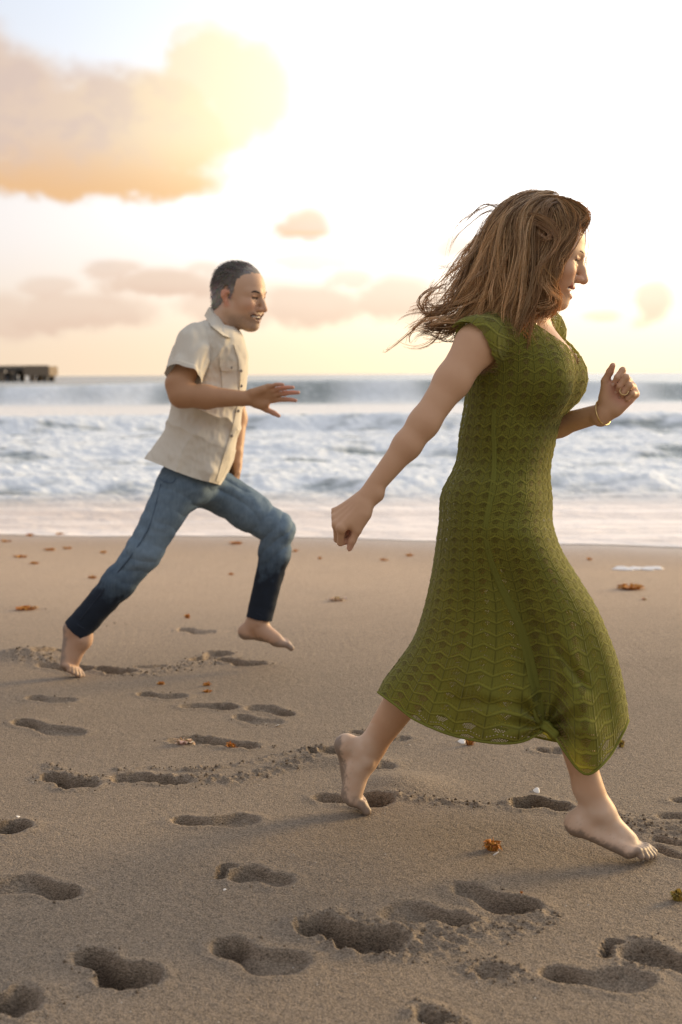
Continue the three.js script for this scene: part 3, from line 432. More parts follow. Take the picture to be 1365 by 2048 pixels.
// cut a mesh along f(i) = 0 and keep the positive side; f gives one value per vertex
function clipGeo(g, f) {
  const names = Object.keys(g.attributes), A = names.map((n) => ({ n, s: g.attributes[n].itemSize, a: g.attributes[n].array, out: Array.from(g.attributes[n].array) })), ix = g.index.array, out = [], memo = new Map(); let count = f.length;
  const edge = (i, j) => { const key = i < j ? i * 4194304 + j : j * 4194304 + i; if (memo.has(key)) return memo.get(key); const t = f[i] / (f[i] - f[j]); for (const q of A) for (let k = 0; k < q.s; k++) q.out.push(q.a[i * q.s + k] + t * (q.a[j * q.s + k] - q.a[i * q.s + k])); memo.set(key, count); return count++; };
  for (let q = 0; q < ix.length; q += 3) {
    const v = [ix[q], ix[q + 1], ix[q + 2]], s = v.map((i) => f[i] > 0), n = s[0] + s[1] + s[2];
    if (n === 3) out.push(...v); else if (n === 1 || n === 2) { const lone = s.findIndex((b) => b === (n === 1)), a = v[lone], b = v[(lone + 1) % 3], c = v[(lone + 2) % 3], ab = edge(a, b), ac = edge(a, c); if (n === 1) out.push(a, ab, ac); else out.push(ab, b, c, ab, c, ac); }
  }
  return geo(new Float32Array(A.find((q) => q.n === 'position').out), new Uint32Array(out), Object.fromEntries(A.filter((q) => q.n !== 'position').map((q) => [q.n, [q.out, q.s]])));
}

// ------------------------------------------------------------------ the woman in front
const skinMat = new THREE.MeshPhysicalMaterial({ vertexColors: true, roughness: 0.5, specularIntensity: 0.5, sheen: 0.15, sheenRoughness: 0.4, sheenColor: new THREE.Color(1, 0.8, 0.65) });
const paintMat = (roughness, extra = {}) => new THREE.MeshPhysicalMaterial({ vertexColors: true, roughness, ...extra });
const woman = thing('person', onGround(1010, 1660));
tag(woman, 'person running in front in an olive green knitted dress, long brown hair blown back', 'person');
{
  const DW = 3.40, u = DW / FOCAL, W = (px, py, dz = 0) => P(px, py, DW - dz), yaw = (deg, r) => { const a = deg * Math.PI / 180; return [[Math.cos(a), 0, Math.sin(a)], [0, 1, 0], [-Math.sin(a), 0, Math.cos(a)]]; }, Y24 = yaw(22), Y10 = yaw(12);
  // torso, which the dress hangs on
  const T = [ell(W(1032, 765, 0), [0.112, 0.165, 0.130], 0.03, Y24), ell(W(1012, 890, 0), [0.106, 0.13, 0.117], 0.05, Y10), ell(W(992, 1015, 0), [0.127, 0.125, 0.165], 0.05, Y10), ell(W(1045, 700, 0), [0.088, 0.08, 0.135], 0.03, Y24),
    cone(W(958, 688, 0.135), W(1040, 640, 0.02), 0.047, 0.05, 0.03), cone(W(1080, 668, -0.14), W(1048, 640, -0.02), 0.043, 0.05, 0.03),
    ell(W(1086, 764, 0.086), [0.063, 0.07, 0.062], 0.045), ell(W(1121, 757, -0.028), [0.058, 0.07, 0.06], 0.045), ell(W(1098, 725, 0.03), [0.045, 0.05, 0.07], 0.04)];
  const hd = (() => { let x = rot3([1, 0, 0], [0, 0, 1], -0.21), y = rot3([0, 1, 0], [0, 0, 1], -0.21), z = [0, 0, 1]; const k = -0.15; return frame(W(1086, 510, 0.02), rot3(x, [0, 1, 0], k), rot3(y, [0, 1, 0], k), rot3(z, [0, 1, 0], k), 1.0); })();
  const TS = [...T, ell(W(948, 689, 0.145), [0.055, 0.057, 0.05], 0.03), ell(W(1082, 668, -0.15), [0.055, 0.056, 0.05], 0.03)];
  const body = [T[0], ell(W(1008, 890, 0), [0.095, 0.13, 0.105], 0.05), ell(W(998, 1005, 0), [0.105, 0.11, 0.13], 0.05), ...T.slice(3), cone(W(1043, 655, 0.0), W(1060, 580, 0.015), 0.056, 0.05, 0.03), cone(W(1100, 700, 0.05), W(1052, 655, 0.05), 0.018, 0.012, 0.03)];
  // near arm, swung back
  const SH = W(950, 694, 0.150), EL = W(848, 846, 0.195), WR = W(735, 990, 0.20);
  body.push(cone(SH, W(905, 762, 0.172), 0.046, 0.039, 0.03), cone(W(905, 762, 0.172), EL, 0.039, 0.0315, 0.02), cone(EL, W(815, 890, 0.197), 0.031, 0.03, 0.025), cone(W(815, 890, 0.197), WR, 0.03, 0.0195, 0.02));
  const h1 = handParts(W(732, 1002, 0.20), [-0.80, -0.58, 0.04], [0.45, -0.6, -0.65], true, 0.9, [[58, 92, 55, 0.06], [64, 95, 58, 0.0], [70, 95, 60, -0.05], [76, 95, 60, -0.1]], [0.86, 0.34, 0.34, 0.84, 0.12, 0.5]);
  body.push(...h1.list);
  // far arm, bent up in front
  const EF = W(1075, 872, -0.15), WF = W(1210, 824, 0.02);
  body.push(cone(W(1078, 682, -0.16), EF, 0.043, 0.038, 0.03), cone(EF, W(1120, 850, -0.09), 0.0268, 0.02685, 0.02), cone(W(1120, 850, -0.09), WF, 0.02685, 0.0225, 0.02));
  const h2 = handParts(W(1216, 820, 0.024), [0.58, 0.74, 0.18], [-0.3, 0.16, 0.95], false, 0.87, [[62, 94, 52, 0.12], [80, 100, 52, 0.03], [86, 102, 52, -0.05], [92, 102, 52, -0.12]], [0.78, 0.6, 0.25, 0.95, 0.15, 0.3]);
  body.push(...h2.list);
  // legs
  const AN = W(1201, 1624, 0.15), AR = W(731, 1517, -0.19);
  body.push(cone(W(1003, 985, 0.06), W(1100, 1268, 0.085), 0.062, 0.05, 0.03), cone(W(1100, 1268, 0.085), W(1134, 1390, 0.13), 0.053, 0.050, 0.03), cone(W(1134, 1390, 0.13), W(1176, 1575, 0.15), 0.050, 0.031, 0.03), cone(W(1176, 1575, 0.15), AN, 0.031, 0.034, 0.02));
  body.push(cone(W(985, 985, -0.07), W(892, 1270, -0.11), 0.068, 0.05, 0.03), cone(W(892, 1270, -0.11), W(826, 1370, -0.14), 0.048, 0.048, 0.03), cone(W(826, 1370, -0.14), W(744, 1493, -0.185), 0.049, 0.032, 0.03), cone(W(744, 1493, -0.185), AR, 0.032, 0.034, 0.02));
  const ff = (() => { const x = nrm3([0.92, -0.36, 0.16]), z = nrm3([-0.16, 0.03, 0.98]), y = nrm3(cross3(z, x)); return frame(AN, x, y, nrm3(cross3(x, y)), 0.93); })(), fr = (() => { const x = nrm3([0.12, -0.98, 0.05]), y = nrm3([0.98, 0.13, 0.1]); const z = nrm3(cross3(x, y)); return frame(AR, x, nrm3(cross3(z, x)), z.map((v) => -v), 0.93); })();
  body.push(...footParts(ff, 0.12), ...footParts(fr, 0.9));
  const skin = [0.53, 0.32, 0.195], sand = [0.25, 0.19, 0.145];
  const tint = (x, y, z) => {
    let c = skin; const n = fbm(x * 30, y * 30, z * 30, 3); c = [c[0] * (1 + 0.04 * n), c[1] * (1 + 0.07 * n), c[2] * (1 + 0.08 * n)];
    const mole = noise(x * 55 + 3, y * 55, z * 55); if (mole > 0.72) c = mix3(c, [0.36, 0.2, 0.14], sstep(0.72, 0.8, mole) * 0.6);
    for (const t of [...h1.tips, ...h2.tips]) { const d = Math.hypot(x - t[0], y - t[1], z - t[2]); if (d < 0.03) c = mix3(c, [0.66, 0.35, 0.28], 0.6 * gauss(d, 0.018)); }
    for (const f of [ff, fr]) { const [a, b, w] = f.inv(x, y, z); if (b < 0.07 && a > -0.1 && a < 0.2 && Math.abs(w) < 0.08) { c = mix3(c, [0.62, 0.48, 0.365], 0.8 * sstep(0.06, 0.0, b) * (0.7 + 0.3 * noise(x * 60, y * 60, z * 60))); const q = b + 0.012 * noise(x * 60, y * 60, z * 60) + 0.007 * noise(x * 160, y * 160, z * 160); c = mix3(c, sand, clamp(sstep(-0.052, -0.064, q) + 0.95 * sstep(0.08, 0.125, a + 0.02 * noise(x * 80, y * 80, z * 80)) + 0.3 * sstep(0.3, 0.7, noise(x * 260, y * 260, z * 260)) * sstep(0.0, -0.05, b), 0, 1)); } }
    return c;
  };
  const lowHead = W(1060, 610, 0)[1];
  const all = boundsOf([SH, EL, WR, W(690, 1105, 0.2), WF, W(1290, 720, 0), W(1040, 590, 0.19), W(1040, 590, -0.22), W(1320, 1730, 0.2), W(690, 1620, -0.19), W(690, 1470, -0.26)], 0.03);
  const bodyGeo = paint(meshSDF(body, all[0], all[1], 0.0037), tint);
  const head = [...headParts(hd, false), cone(W(1045, 650, 0.0), W(1062, 585, 0.014), 0.054, 0.049, 0.03)], hb = boundsOf([hd(-0.11, -0.14, -0.09), hd(0.13, 0.13, 0.09), hd(-0.11, 0.13, 0.09), hd(0.13, -0.15, -0.09)], 0.012);
  hb[0][1] = W(1050, 648, 0)[1];
  const headGeo = paint(meshSDF(head, hb[0], hb[1], 0.0021), faceTint(hd, [0.57, 0.37, 0.245], false));
  mesh('body', mergeGeometries([bodyGeo, headGeo]), skinMat, woman);
  // eyes, brows, teeth
  const part = (name, list, box, cell, f, m) => mesh(name, paint(meshSDF(list, box[0], box[1], cell), f), m, woman);
  const box = (f, c, r) => boundsOf([f(c[0] - r, c[1] - r, c[2] - r), f(c[0] + r, c[1] + r, c[2] + r), f(c[0] + r, c[1] - r, c[2] + r), f(c[0] - r, c[1] + r, c[2] - r)], 0.004);
  const eyeMat = paintMat(0.15), gloss = paintMat(0.3), hairLow = paintMat(0.7);
  for (const q of [1, -1]) { part('eye', [ell(hd(0.0690, -0.0015, 0.031 * q), [0.0129, 0.0129, 0.0129], 0.001)], box(hd, [0.069, -0.0015, 0.031 * q], 0.016), 0.0016, (x, y, z) => { const [a, b, w] = hd.inv(x, y, z); return Math.hypot(b + 0.002, w - 0.033 * q) < 0.0056 && a > 0.07 ? [0.05, 0.035, 0.025] : [0.62, 0.58, 0.54]; }, eyeMat);
    const b = buf(); tubeInto(b, spline([hd(0.0745, 0.017, 0.049 * q), hd(0.084, 0.0225, 0.038 * q), hd(0.0915, 0.0205, 0.024 * q), hd(0.0945, 0.0165, 0.014 * q)], 12), (t) => 0.0026 * Math.sin(0.5 + t * 2.3), [0.17, 0.10, 0.06], 6); mesh('eyebrow', bufGeo(b), hairLow, woman);
    const l = buf(); tubeInto(l, spline([hd(0.0735, -0.0005, 0.0475 * q), hd(0.0835, 0.0022, 0.0268 * q), hd(0.0855, 0.001, 0.0215 * q)], 10), (t) => 0.0013 * Math.sin(0.4 + t * 2.5), [0.03, 0.02, 0.015], 5); mesh('eyelash', bufGeo(l), hairLow, woman); }
  part('teeth', [ell(hd(0.062, -0.0675, 0), [0.0228 * hd.s, 0.0066 * hd.s, 0.034 * hd.s], 0.001, hd.axes)], box(hd, [0.066, -0.069, 0], 0.03), 0.002, () => [0.82, 0.78, 0.72], gloss);
  // nails
  for (const [q, d, n, r] of [...h2.nails, ...h1.nails]) { const b = buf(); tubeInto(b, [add3(add3(q, d, -0.004), n, r * 0.75), add3(add3(q, d, 0.002), n, r * 0.8), add3(add3(q, d, 0.006), n, r * 0.45)], [r * 0.45, r * 0.6, r * 0.25], [0.72, 0.5, 0.44], 8); mesh('fingernail', bufGeo(b), gloss, woman); }

  // ---------------------------------------------------------------- dress
  const OFF = 0.007, NU = 560, cx = curve([[600, 1040], [745, 1040], [800, 1034], [900, 1014], [1000, 993], [1080, 994]]);
  const trace = (o, dir, far) => { let t = far; for (let i = 0; i < 40; i++) { const p = add3(o, dir, t), d = evalSDF(TS, ...p) - OFF; if (d < 0.0003) break; t -= d * 0.9; if (t < 0.01) break; } return add3(o, dir, t); };
  const ring = curve([ // y level: left x, left y, right x, right y, half depth, depth of the left end, depth of the right end
    [990, 885, 990, 1103, 990, 0.172, 0.0, 0.0], [1040, 878, 1040, 1106, 1040, 0.185, -0.01, 0.01], [1100, 871, 1100, 1125, 1100, 0.19, -0.03, 0.03], [1160, 860, 1160, 1160, 1160, 0.19, -0.05, 0.05], [1220, 847, 1218, 1196, 1220, 0.19, -0.07, 0.07],
    [1280, 827, 1276, 1224, 1285, 0.19, -0.085, 0.085], [1330, 797, 1322, 1243, 1345, 0.195, -0.095, 0.1], [1375, 768, 1360, 1255, 1405, 0.20, -0.1, 0.105], [1400, 756, 1384, 1258, 1440, 0.195, -0.1, 0.105]]);
  const sagNear = curve([[0, 0], [0.07, 22], [0.15, 48], [0.3, 70], [0.45, 76], [0.58, 66], [0.655, 42], [0.69, 40], [0.74, 74], [0.83, 118], [0.92, 80], [0.97, 34], [1, 0]]), sagFar = curve([[0, 0], [0.2, 28], [0.5, 46], [0.8, 58], [0.95, 22], [1, 0]]);
  const tri = (x) => { const q = Math.abs(2 * (x - Math.floor(x)) - 1); return q * q * (3 - 2 * q) * 0.35 + q * 0.65; };
  const relief = (a, b) => { const f0 = b - 0.36 * tri(a), f1 = f0 - Math.floor(f0), d = Math.min(f1, 1 - f1); const au = a - Math.floor(a), dv = Math.min(Math.abs(au), 1 - au), dm = Math.abs(au - 0.5); return { ridge: Math.exp(-(d * d) / 0.0062), fan: Math.exp(-(dv * dv) / 0.0012) * sstep(0.1, 0.3, f1) - 0.6 * Math.exp(-((dv - 0.075) ** 2) / 0.0016), f1, au, dv, dm }; };
  const NT = 26, rows = [];
  for (let i = 0; i <= 64; i++) rows.push(['cap', 80 * (1 - i / 64)]);
  for (let y = 745 + 2.2; y < 1395; y += 2.2) rows.push([y < 990 ? 'body' : 'skirt', y]);
  rows.push(['skirt', 1400]);
  const NR = rows.length, pos = new Float32Array((NU + 1) * NR * 3), col = new Float32Array((NU + 1) * NR * 3), uv = new Float32Array((NU + 1) * NR * 2), O = W(1040, 745, 0);
  const skirtAt = (th, y) => {
    const r = ring(y), c = Math.cos(th), s = Math.sin(th), q = Math.sign(c) * Math.pow(Math.abs(c), 0.92), t = (1 + q) / 2, ss = Math.sign(s) * Math.pow(Math.abs(s), 0.85), w = sstep(1215, 1400, y) , wr = sstep(1120, 1400, y);
    const sag = (s > 0 ? sagNear(t)[0] : sagFar(t)[0]) * Math.pow(w, 1.1), px = lerp(r[0], r[2], t), py = lerp(r[1], r[3], t) + sag;
    const kx = px - 1088, ky = py - 1452, kd = Math.hypot(kx, ky), ka = Math.atan2(ky, kx);
    let dz = lerp(r[5], r[6], t) + r[4] * ss;
    if (s > 0) { // folds that gather towards the caught-up hem, and long soft folds between the legs
      dz += Math.exp(-kd / 70) * 0.020 * Math.sin(ka * 9 + 0.8) * sstep(0, 26, kd) - 0.045 * Math.exp(-(kd * kd) / 2600);
      dz += wr * 0.020 * Math.sin((px - 0.42 * py) * 0.034 + 0.6) * Math.exp(-(((t - 0.55) / 0.33) ** 2)) + wr * 0.010 * Math.sin((px - 0.30 * py) * 0.062);
      dz -= 0.03 * Math.exp(-(((px - 820 - (py - 1340) * 0.2) / 26) ** 2)) * sstep(1240, 1340, py) * 0.8;
      dz -= 0.02 * Math.exp(-(((px - (1075 + (py - 1240) * 0.72)) / 12) ** 2)) * sstep(1225, 1260, py) * sstep(1395, 1360, py); dz -= 0.018 * Math.exp(-(((py - (1405 + (px - 950) * 0.12)) / 13) ** 2)) * sstep(880, 930, px) * sstep(1090, 1050, px);
      dz -= 0.05 * Math.exp(-(((px - (1010 + (py - 1120) * 0.27)) / 60) ** 2)) * sstep(1040, 1200, py) * sstep(1440, 1330, py);
    } else dz += wr * 0.015 * Math.sin(px * 0.05);
    return W(px, py, dz);
  };
  for (let j = 0, o = 0; j < NR; j++) for (let i = 0; i <= NU; i++, o++) {
    const th = i / NU * Math.PI * 2 + 2.2, [kind, y] = rows[j]; let p;
    if (kind === 'cap') { const e = y * Math.PI / 180; p = trace(O, [Math.cos(e) * Math.cos(th), Math.sin(e), Math.cos(e) * Math.sin(th)], 0.34); }
    else { const o3 = W(cx(y)[0], y, 0), hor = [Math.cos(th), 0, Math.sin(th)], k = sstep(965, 1075, y); if (k < 1) p = trace(o3, hor, 0.36); if (k > 0) { const q = skirtAt(th, y); p = p ? [0, 1, 2].map((a) => lerp(p[a], q[a], k)) : q; } }
    pos.set(p, o * 3); uv[o * 2] = i / NU * NT;
  }
  const rowLen = new Float32Array(NR);
  for (let j = 1; j < NR; j++) { let s = 0; for (const i of [60, 150, 240, 330]) { const a = (j * (NU + 1) + i) * 3, b = a - (NU + 1) * 3; s += Math.hypot(pos[a] - pos[b], pos[a + 1] - pos[b + 1], pos[a + 2] - pos[b + 2]); } rowLen[j] = rowLen[j - 1] + s / 4; }
  for (let j = 0, o = 0; j < NR; j++) for (let i = 0; i <= NU; i++, o++) uv[o * 2 + 1] = rowLen[j] / 0.0268;
  const idx = new Uint32Array(NU * (NR - 1) * 6); { let o = 0; for (let j = 0; j < NR - 1; j++) for (let i = 0; i < NU; i++) { const a = j * (NU + 1) + i, b = a + NU + 1; idx.set([a, b, a + 1, a + 1, b, b + 1], o); o += 6; } }
  let g = geo(pos, idx, { uv: [uv, 2] });
  const N0 = g.attributes.normal.array;
  for (let j = 0; j < NR; j++) { const a = j * (NU + 1) * 3, b = a + NU * 3; for (let k = 0; k < 3; k++) N0[a + k] = N0[b + k] = (N0[a + k] + N0[b + k]) / 2; }
  const flip = N0[((NR >> 1) * (NU + 1) + (NU >> 2)) * 3 + 2] < 0 ? 1 : 1;
  for (let o = 0; o < uv.length / 2; o++) {
    const r = relief(uv[o * 2], uv[o * 2 + 1]), x = pos[o * 3], y = pos[o * 3 + 1], z = pos[o * 3 + 2], h = 0.0016 * r.ridge + 0.0007 * r.fan + 0.0025 * noise(x * 11, y * 9, z * 11);
    const c = evalCenter(o); const s = (N0[o * 3] * c[0] + N0[o * 3 + 1] * c[1] + N0[o * 3 + 2] * c[2]) < 0 ? -1 : 1;
    for (let k = 0; k < 3; k++) pos[o * 3 + k] += N0[o * 3 + k] * h * s;
    const v = 0.93 + 0.09 * r.ridge + 0.1 * noise(x * 7, y * 7, z * 7); col.set([0.285 * v, 0.275 * v, 0.046 * v], o * 3);
  }
  function evalCenter(o) { const j = Math.floor(o / (NU + 1)), y = rows[j][0] === 'cap' ? 745 : rows[j][1], c = W(y > 1060 ? (ring(y)[0] + ring(y)[2]) / 2 : cx(y)[0], y, 0); return [pos[o * 3] - c[0], (rows[j][0] === 'cap' ? pos[o * 3 + 1] - c[1] : 0), pos[o * 3 + 2] - c[2]]; }
  g = geo(pos, idx, { uv: [uv, 2], color: [col, 3] });
  { const N = g.attributes.normal.array; for (let j = 0; j < NR; j++) { const a = j * (NU + 1) * 3, b = a + NU * 3; for (let k = 0; k < 3; k++) N[a + k] = N[b + k] = (N[a + k] + N[b + k]) / 2; } }
  // openings for arms and neck
  const yAt = (py) => W(1050, py, 0)[1], C0 = W(1050, 700, 0), fwd = Y24[0], lat = Y24[2];
  const hole = (p, S, ax, rx, ry) => { const d = sub3(p, S), a = dot3(d, ax[0]) / rx, b = dot3(d, ax[1]) / ry, out = dot3(d, ax[2]); return out < -0.055 ? 1 : Math.hypot(a, b) - 1; };
  const armAx = (() => { const n = nrm3([-0.42, -0.05, 0.9]), a = nrm3(sub3([1, 0, 0], n.map((v) => v * n[0]))); return [a, cross3(n, a), n]; })(), armAxF = armAx.map((a) => a);
  const SN = W(928, 718, 0.16), SF = W(1082, 715, -0.17), armF = (() => { const n = nrm3([0.2, -0.05, -0.97]), a = nrm3(sub3([1, 0, 0], n.map((v) => v * n[0]))); return [a, cross3(n, a), n]; })();
  const neckF = (p) => { const d = sub3(p, C0), f = dot3(d, fwd), l0 = dot3(d, lat), l = Math.abs(l0); const front = yAt(732) + (yAt(634) - yAt(732)) * Math.pow(clamp(l / (l0 > 0 ? 0.098 : 0.084), 0, 1.6), 1.25), back = yAt(652) + (yAt(626) - yAt(652)) * Math.pow(clamp(l / 0.08, 0, 1.6), 2); const lim = lerp(back, front, sstep(-0.03, 0.03, f)); return (lim - p[1]) * 12 + 0.02 * Math.cos(l * 180); };
  const f = new Float32Array(pos.length / 3);
  for (let o = 0; o < f.length; o++) { const p = [pos[o * 3], pos[o * 3 + 1], pos[o * 3 + 2]]; f[o] = p[1] < yAt(830) ? 1 : Math.min(hole(p, SN, armAx, 0.069 + 0.0014 * Math.cos(p[1] * 300), 0.085), hole(p, SF, armF, 0.06, 0.085), neckF(p)); }
  g = clipGeo(g, f);
  const TW = 320, TH = 176, px = (x, y) => relief((x + 0.5) / TW, (y + 0.5) / TH);
  const holes = []; for (let j = 0; j < 5; j++) for (let i = -3 + Math.floor(j / 2); i <= 3 - Math.floor(j / 2); i++) holes.push([0.5 + (i + (j % 2) * 0.5) * 0.062, 0.22 + j * 0.105]); for (const a of [0.12, 0.22, 0.32, 0.42, 0.58, 0.68, 0.78, 0.88]) holes.push([a, 0.84 - 0.0 * a]);
  const inHole = (x, y) => { const a = (x + 0.5) / TW; let b = (y + 0.5) / TH - 0.36 * tri(a); b -= Math.floor(b); let m = 9; for (const [ha, hb] of holes) { let da = Math.abs(a - ha); da = Math.min(da, 1 - da); m = Math.min(m, Math.hypot(da * 1.5, b - hb)); } return m; };
  const knit = (x, y) => 0.5 + 0.5 * Math.sin(x / TW * Math.PI * 2 * 22) * Math.cos((y / TH * 18 + Math.abs(((x / TW * 22) % 1) - 0.5) * 1.0) * Math.PI * 2);
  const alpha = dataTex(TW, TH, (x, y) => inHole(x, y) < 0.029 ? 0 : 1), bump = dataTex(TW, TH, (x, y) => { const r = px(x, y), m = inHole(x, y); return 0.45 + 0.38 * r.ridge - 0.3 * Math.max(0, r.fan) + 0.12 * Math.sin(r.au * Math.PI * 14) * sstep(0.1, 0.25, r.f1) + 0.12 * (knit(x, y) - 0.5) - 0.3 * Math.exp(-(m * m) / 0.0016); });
  const map = dataTex(TW, TH, (x, y) => { const m = inHole(x, y), r = px(x, y), v = 0.9 + 0.1 * r.ridge + 0.10 * (knit(x, y) - 0.5) - 0.26 * Math.exp(-(m * m) / 0.0016) - 0.16 * Math.max(0, r.fan) - 0.13 * Math.exp(-((r.f1 - 0.16) ** 2) / 0.003); return [v, v, v * 0.98]; }, true);  // knit relief shading in the colour: ridges lighter, recesses and hole rims darker
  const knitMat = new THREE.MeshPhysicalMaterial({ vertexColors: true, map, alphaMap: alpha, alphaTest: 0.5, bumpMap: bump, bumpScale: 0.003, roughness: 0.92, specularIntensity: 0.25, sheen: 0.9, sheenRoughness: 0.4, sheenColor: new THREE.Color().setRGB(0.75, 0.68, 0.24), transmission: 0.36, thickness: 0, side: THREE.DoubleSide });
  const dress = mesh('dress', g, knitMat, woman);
  // side seam and rolled hem, as raised knitted cords
  const trimMat = new THREE.MeshPhysicalMaterial({ color: new THREE.Color().setRGB(0.17, 0.172, 0.032), roughness: 0.95, specularIntensity: 0.2 });
  const cord = (name, pts, r, n = 8) => { const b = buf(); tubeInto(b, pts, r, [1, 1, 1], n); const m = mesh(name, bufGeo(b), trimMat, dress); m.position.set(0, 0, 0); return m; };
  const at = (i, j) => { const o = (j * (NU + 1) + ((i % NU) + NU) % NU) * 3; return [pos[o], pos[o + 1], pos[o + 2]]; };
  const seamI = (y) => { const th = lerp(lerp(2.08, 1.75, sstep(800, 1000, y)), 1.28, sstep(1040, 1440, y)); return Math.round(((th - 2.2) / (Math.PI * 2) + 1) % 1 * NU); };
  { // a flat knitted band down the side
    const js = []; for (let j = 0; j < NR; j += 2) if (rows[j][0] !== 'cap' && rows[j][1] > 800) js.push(j);
    const avg = (k, c) => { let s = [0, 0, 0], n = 0; for (let d = -6; d <= 6; d++) { const j = js[k + d]; if (j !== undefined) { s = add3(s, at(seamI(rows[j][1]) + c, j)); n++; } } return s.map((v) => v / n); }, bp = [], bi = [], C = [-4, -3, -1, 0, 1, 3, 4];
    js.forEach((j, k) => C.forEach((c) => { const p = avg(k, c), nn = nrm3(cross3(sub3(avg(k, 4), avg(k, -4)), sub3(avg(Math.min(k + 1, js.length - 1), 0), avg(Math.max(k - 1, 0), 0)))), sg = nn[2] < 0 ? -1 : 1, h = Math.abs(c) === 4 ? -0.001 : Math.abs(c) === 3 ? 0.0018 : c ? 0.0015 : 0.0008; bp.push(...add3(p, nn, sg * h)); }));
    for (let k = 0; k < js.length - 1; k++) for (let c = 0; c < C.length - 1; c++) { const q = k * C.length + c; bi.push(q, q + C.length, q + 1, q + 1, q + C.length, q + C.length + 1); }
    mesh('seam', geo(bp, bi), new THREE.MeshPhysicalMaterial({ color: new THREE.Color().setRGB(0.135, 0.135, 0.026), roughness: 0.95, specularIntensity: 0.2, side: THREE.DoubleSide }), dress).position.set(0, 0, 0);
  }
  { const pts = []; for (let i = 0; i <= NU; i += 4) pts.push(at(i, NR - 1)); cord('hem', pts, 0.003); }
  // the caught-up knot of cloth above the front shin
  { const K = W(1092, 1450, 0.235), L = [ell(W(1092, 1452, 0.165), [0.015, 0.012, 0.016], 0.01), cone(W(1094, 1450, 0.17), W(1108, 1470, 0.18), 0.009, 0.012, 0.01)]; const b = boundsOf([K], 0.11), m = meshSDF(L, b[0], b[1], 0.003, (d, x, y, z) => d + 0.0022 * Math.sin(x * 210 + y * 330 + 3 * noise(x * 40, y * 40, z * 40))); const k = mesh('knot', geo(m.pos, m.idx, { normal: [m.nor, 3] }), trimMat, dress); k.position.set(0, 0, 0); }
  // ---------------------------------------------------------------- jewellery
  const gold = new THREE.MeshStandardMaterial({ color: new THREE.Color().setRGB(0.75, 0.55, 0.26), metalness: 1, roughness: 0.3 }), silver = new THREE.MeshStandardMaterial({ color: new THREE.Color().setRGB(0.85, 0.84, 0.82), metalness: 1, roughness: 0.2 });
  const loop = (name, o, axis, r, t, m, n = 30) => { const a = nrm3(axis), b1 = nrm3(cross3(a, [0.3, 0.9, 0.1])), c1 = cross3(a, b1), b = buf(), pts = []; for (let i = 0; i <= n; i++) { const q = i / n * Math.PI * 2; pts.push(add3(add3(o, b1, Math.cos(q) * r), c1, Math.sin(q) * r)); } tubeInto(b, pts, (q) => t * (0.75 + 0.5 * Math.abs(Math.sin(q * 44))), [1, 1, 1], 5); mesh(name, bufGeo(b), m, woman); };
  loop('bracelet', W(1207, 825, 0.018), [0.66, 0.25, 0.60], 0.0305, 0.0019, gold, 60);
  { const q = h2.nails[2]; loop('ring', add3(q[0], q[1], -0.027), q[1], 0.0098, 0.0013, gold); }
  { const b = buf(), camRay = (a, c) => { const o = camera.position.toArray(), d = nrm3(sub3(P(a, c, 1), o)); let t = 2.6; for (let i = 0; i < 60; i++) { const e = evalSDF(body, ...add3(o, d, t)); if (e < 0.001) break; t += e; } return add3(o, d, t - 0.002); }; const A = camRay(1050, 630), Bp = camRay(1064, 662), Cc = camRay(1076, 634); tubeInto(b, spline([A, camRay(1056, 650), Bp, camRay(1072, 650), Cc], 16), 0.0007, [1, 1, 1], 4); const g2 = new THREE.TorusGeometry(0.0052, 0.0015, 8, 20); g2.translate(...add3(Bp, [0, -0.006, 0.001])); g2.deleteAttribute('uv'); const n1 = bufGeo(b); n1.deleteAttribute('color'); mesh('necklace', mergeGeometries([n1, g2]), silver, woman); }

  // ---------------------------------------------------------------- hair
  const hairBase = new THREE.MeshPhysicalMaterial({ vertexColors: true, roughness: 0.6, specularIntensity: 0.3 });
  const hairMat = new THREE.MeshPhysicalMaterial({ vertexColors: true, roughness: 0.85, specularIntensity: 0.5, clearcoat: 0.25, clearcoatRoughness: 0.45, transmission: 0.45, thickness: 0 });
  const HB = [ell(hd(0.028, 0.056, 0), [0.047, 0.047, 0.071], 0.02, hd.axes), ell(hd(-0.022, 0.040, 0), [0.098, 0.083, 0.080], 0.02, hd.axes), ell(W(1060, 540, 0.055), [46 * u, 95 * u, 0.035], 0.03), ell(W(1010, 560, 0.03), [50 * u, 105 * u, 0.055], 0.04), ell(W(1010, 560, -0.05), [60 * u, 100 * u, 0.05], 0.04), ell(W(980, 615, 0.03), [55 * u, 40 * u, 0.06], 0.03)];
  const fh = boundsOf([W(880, 390, 0.1), W(1180, 720, -0.12)], 0.03), hm = meshSDF(HB, fh[0], fh[1], 0.0042, (d, x, y, z) => d + 0.004 * noise(x * 50, y * 12, z * 50));
  const hair = mesh('hair', paint(hm, (x, y, z) => mix3([0.10, 0.056, 0.026], [0.2, 0.115, 0.055], sstep(-0.2, 0.5, noise(x * 90, y * 14, z * 90)))), hairBase, woman);
  const r = rng(2024), sb = buf();
  const tone = () => { const k = r(); return k < 0.36 ? mix3([0.2, 0.11, 0.045], [0.36, 0.2, 0.085], r()) : k < 0.7 ? mix3([0.5, 0.3, 0.13], [0.68, 0.43, 0.2], r()) : mix3([0.75, 0.52, 0.28], [0.9, 0.68, 0.42], r()); };
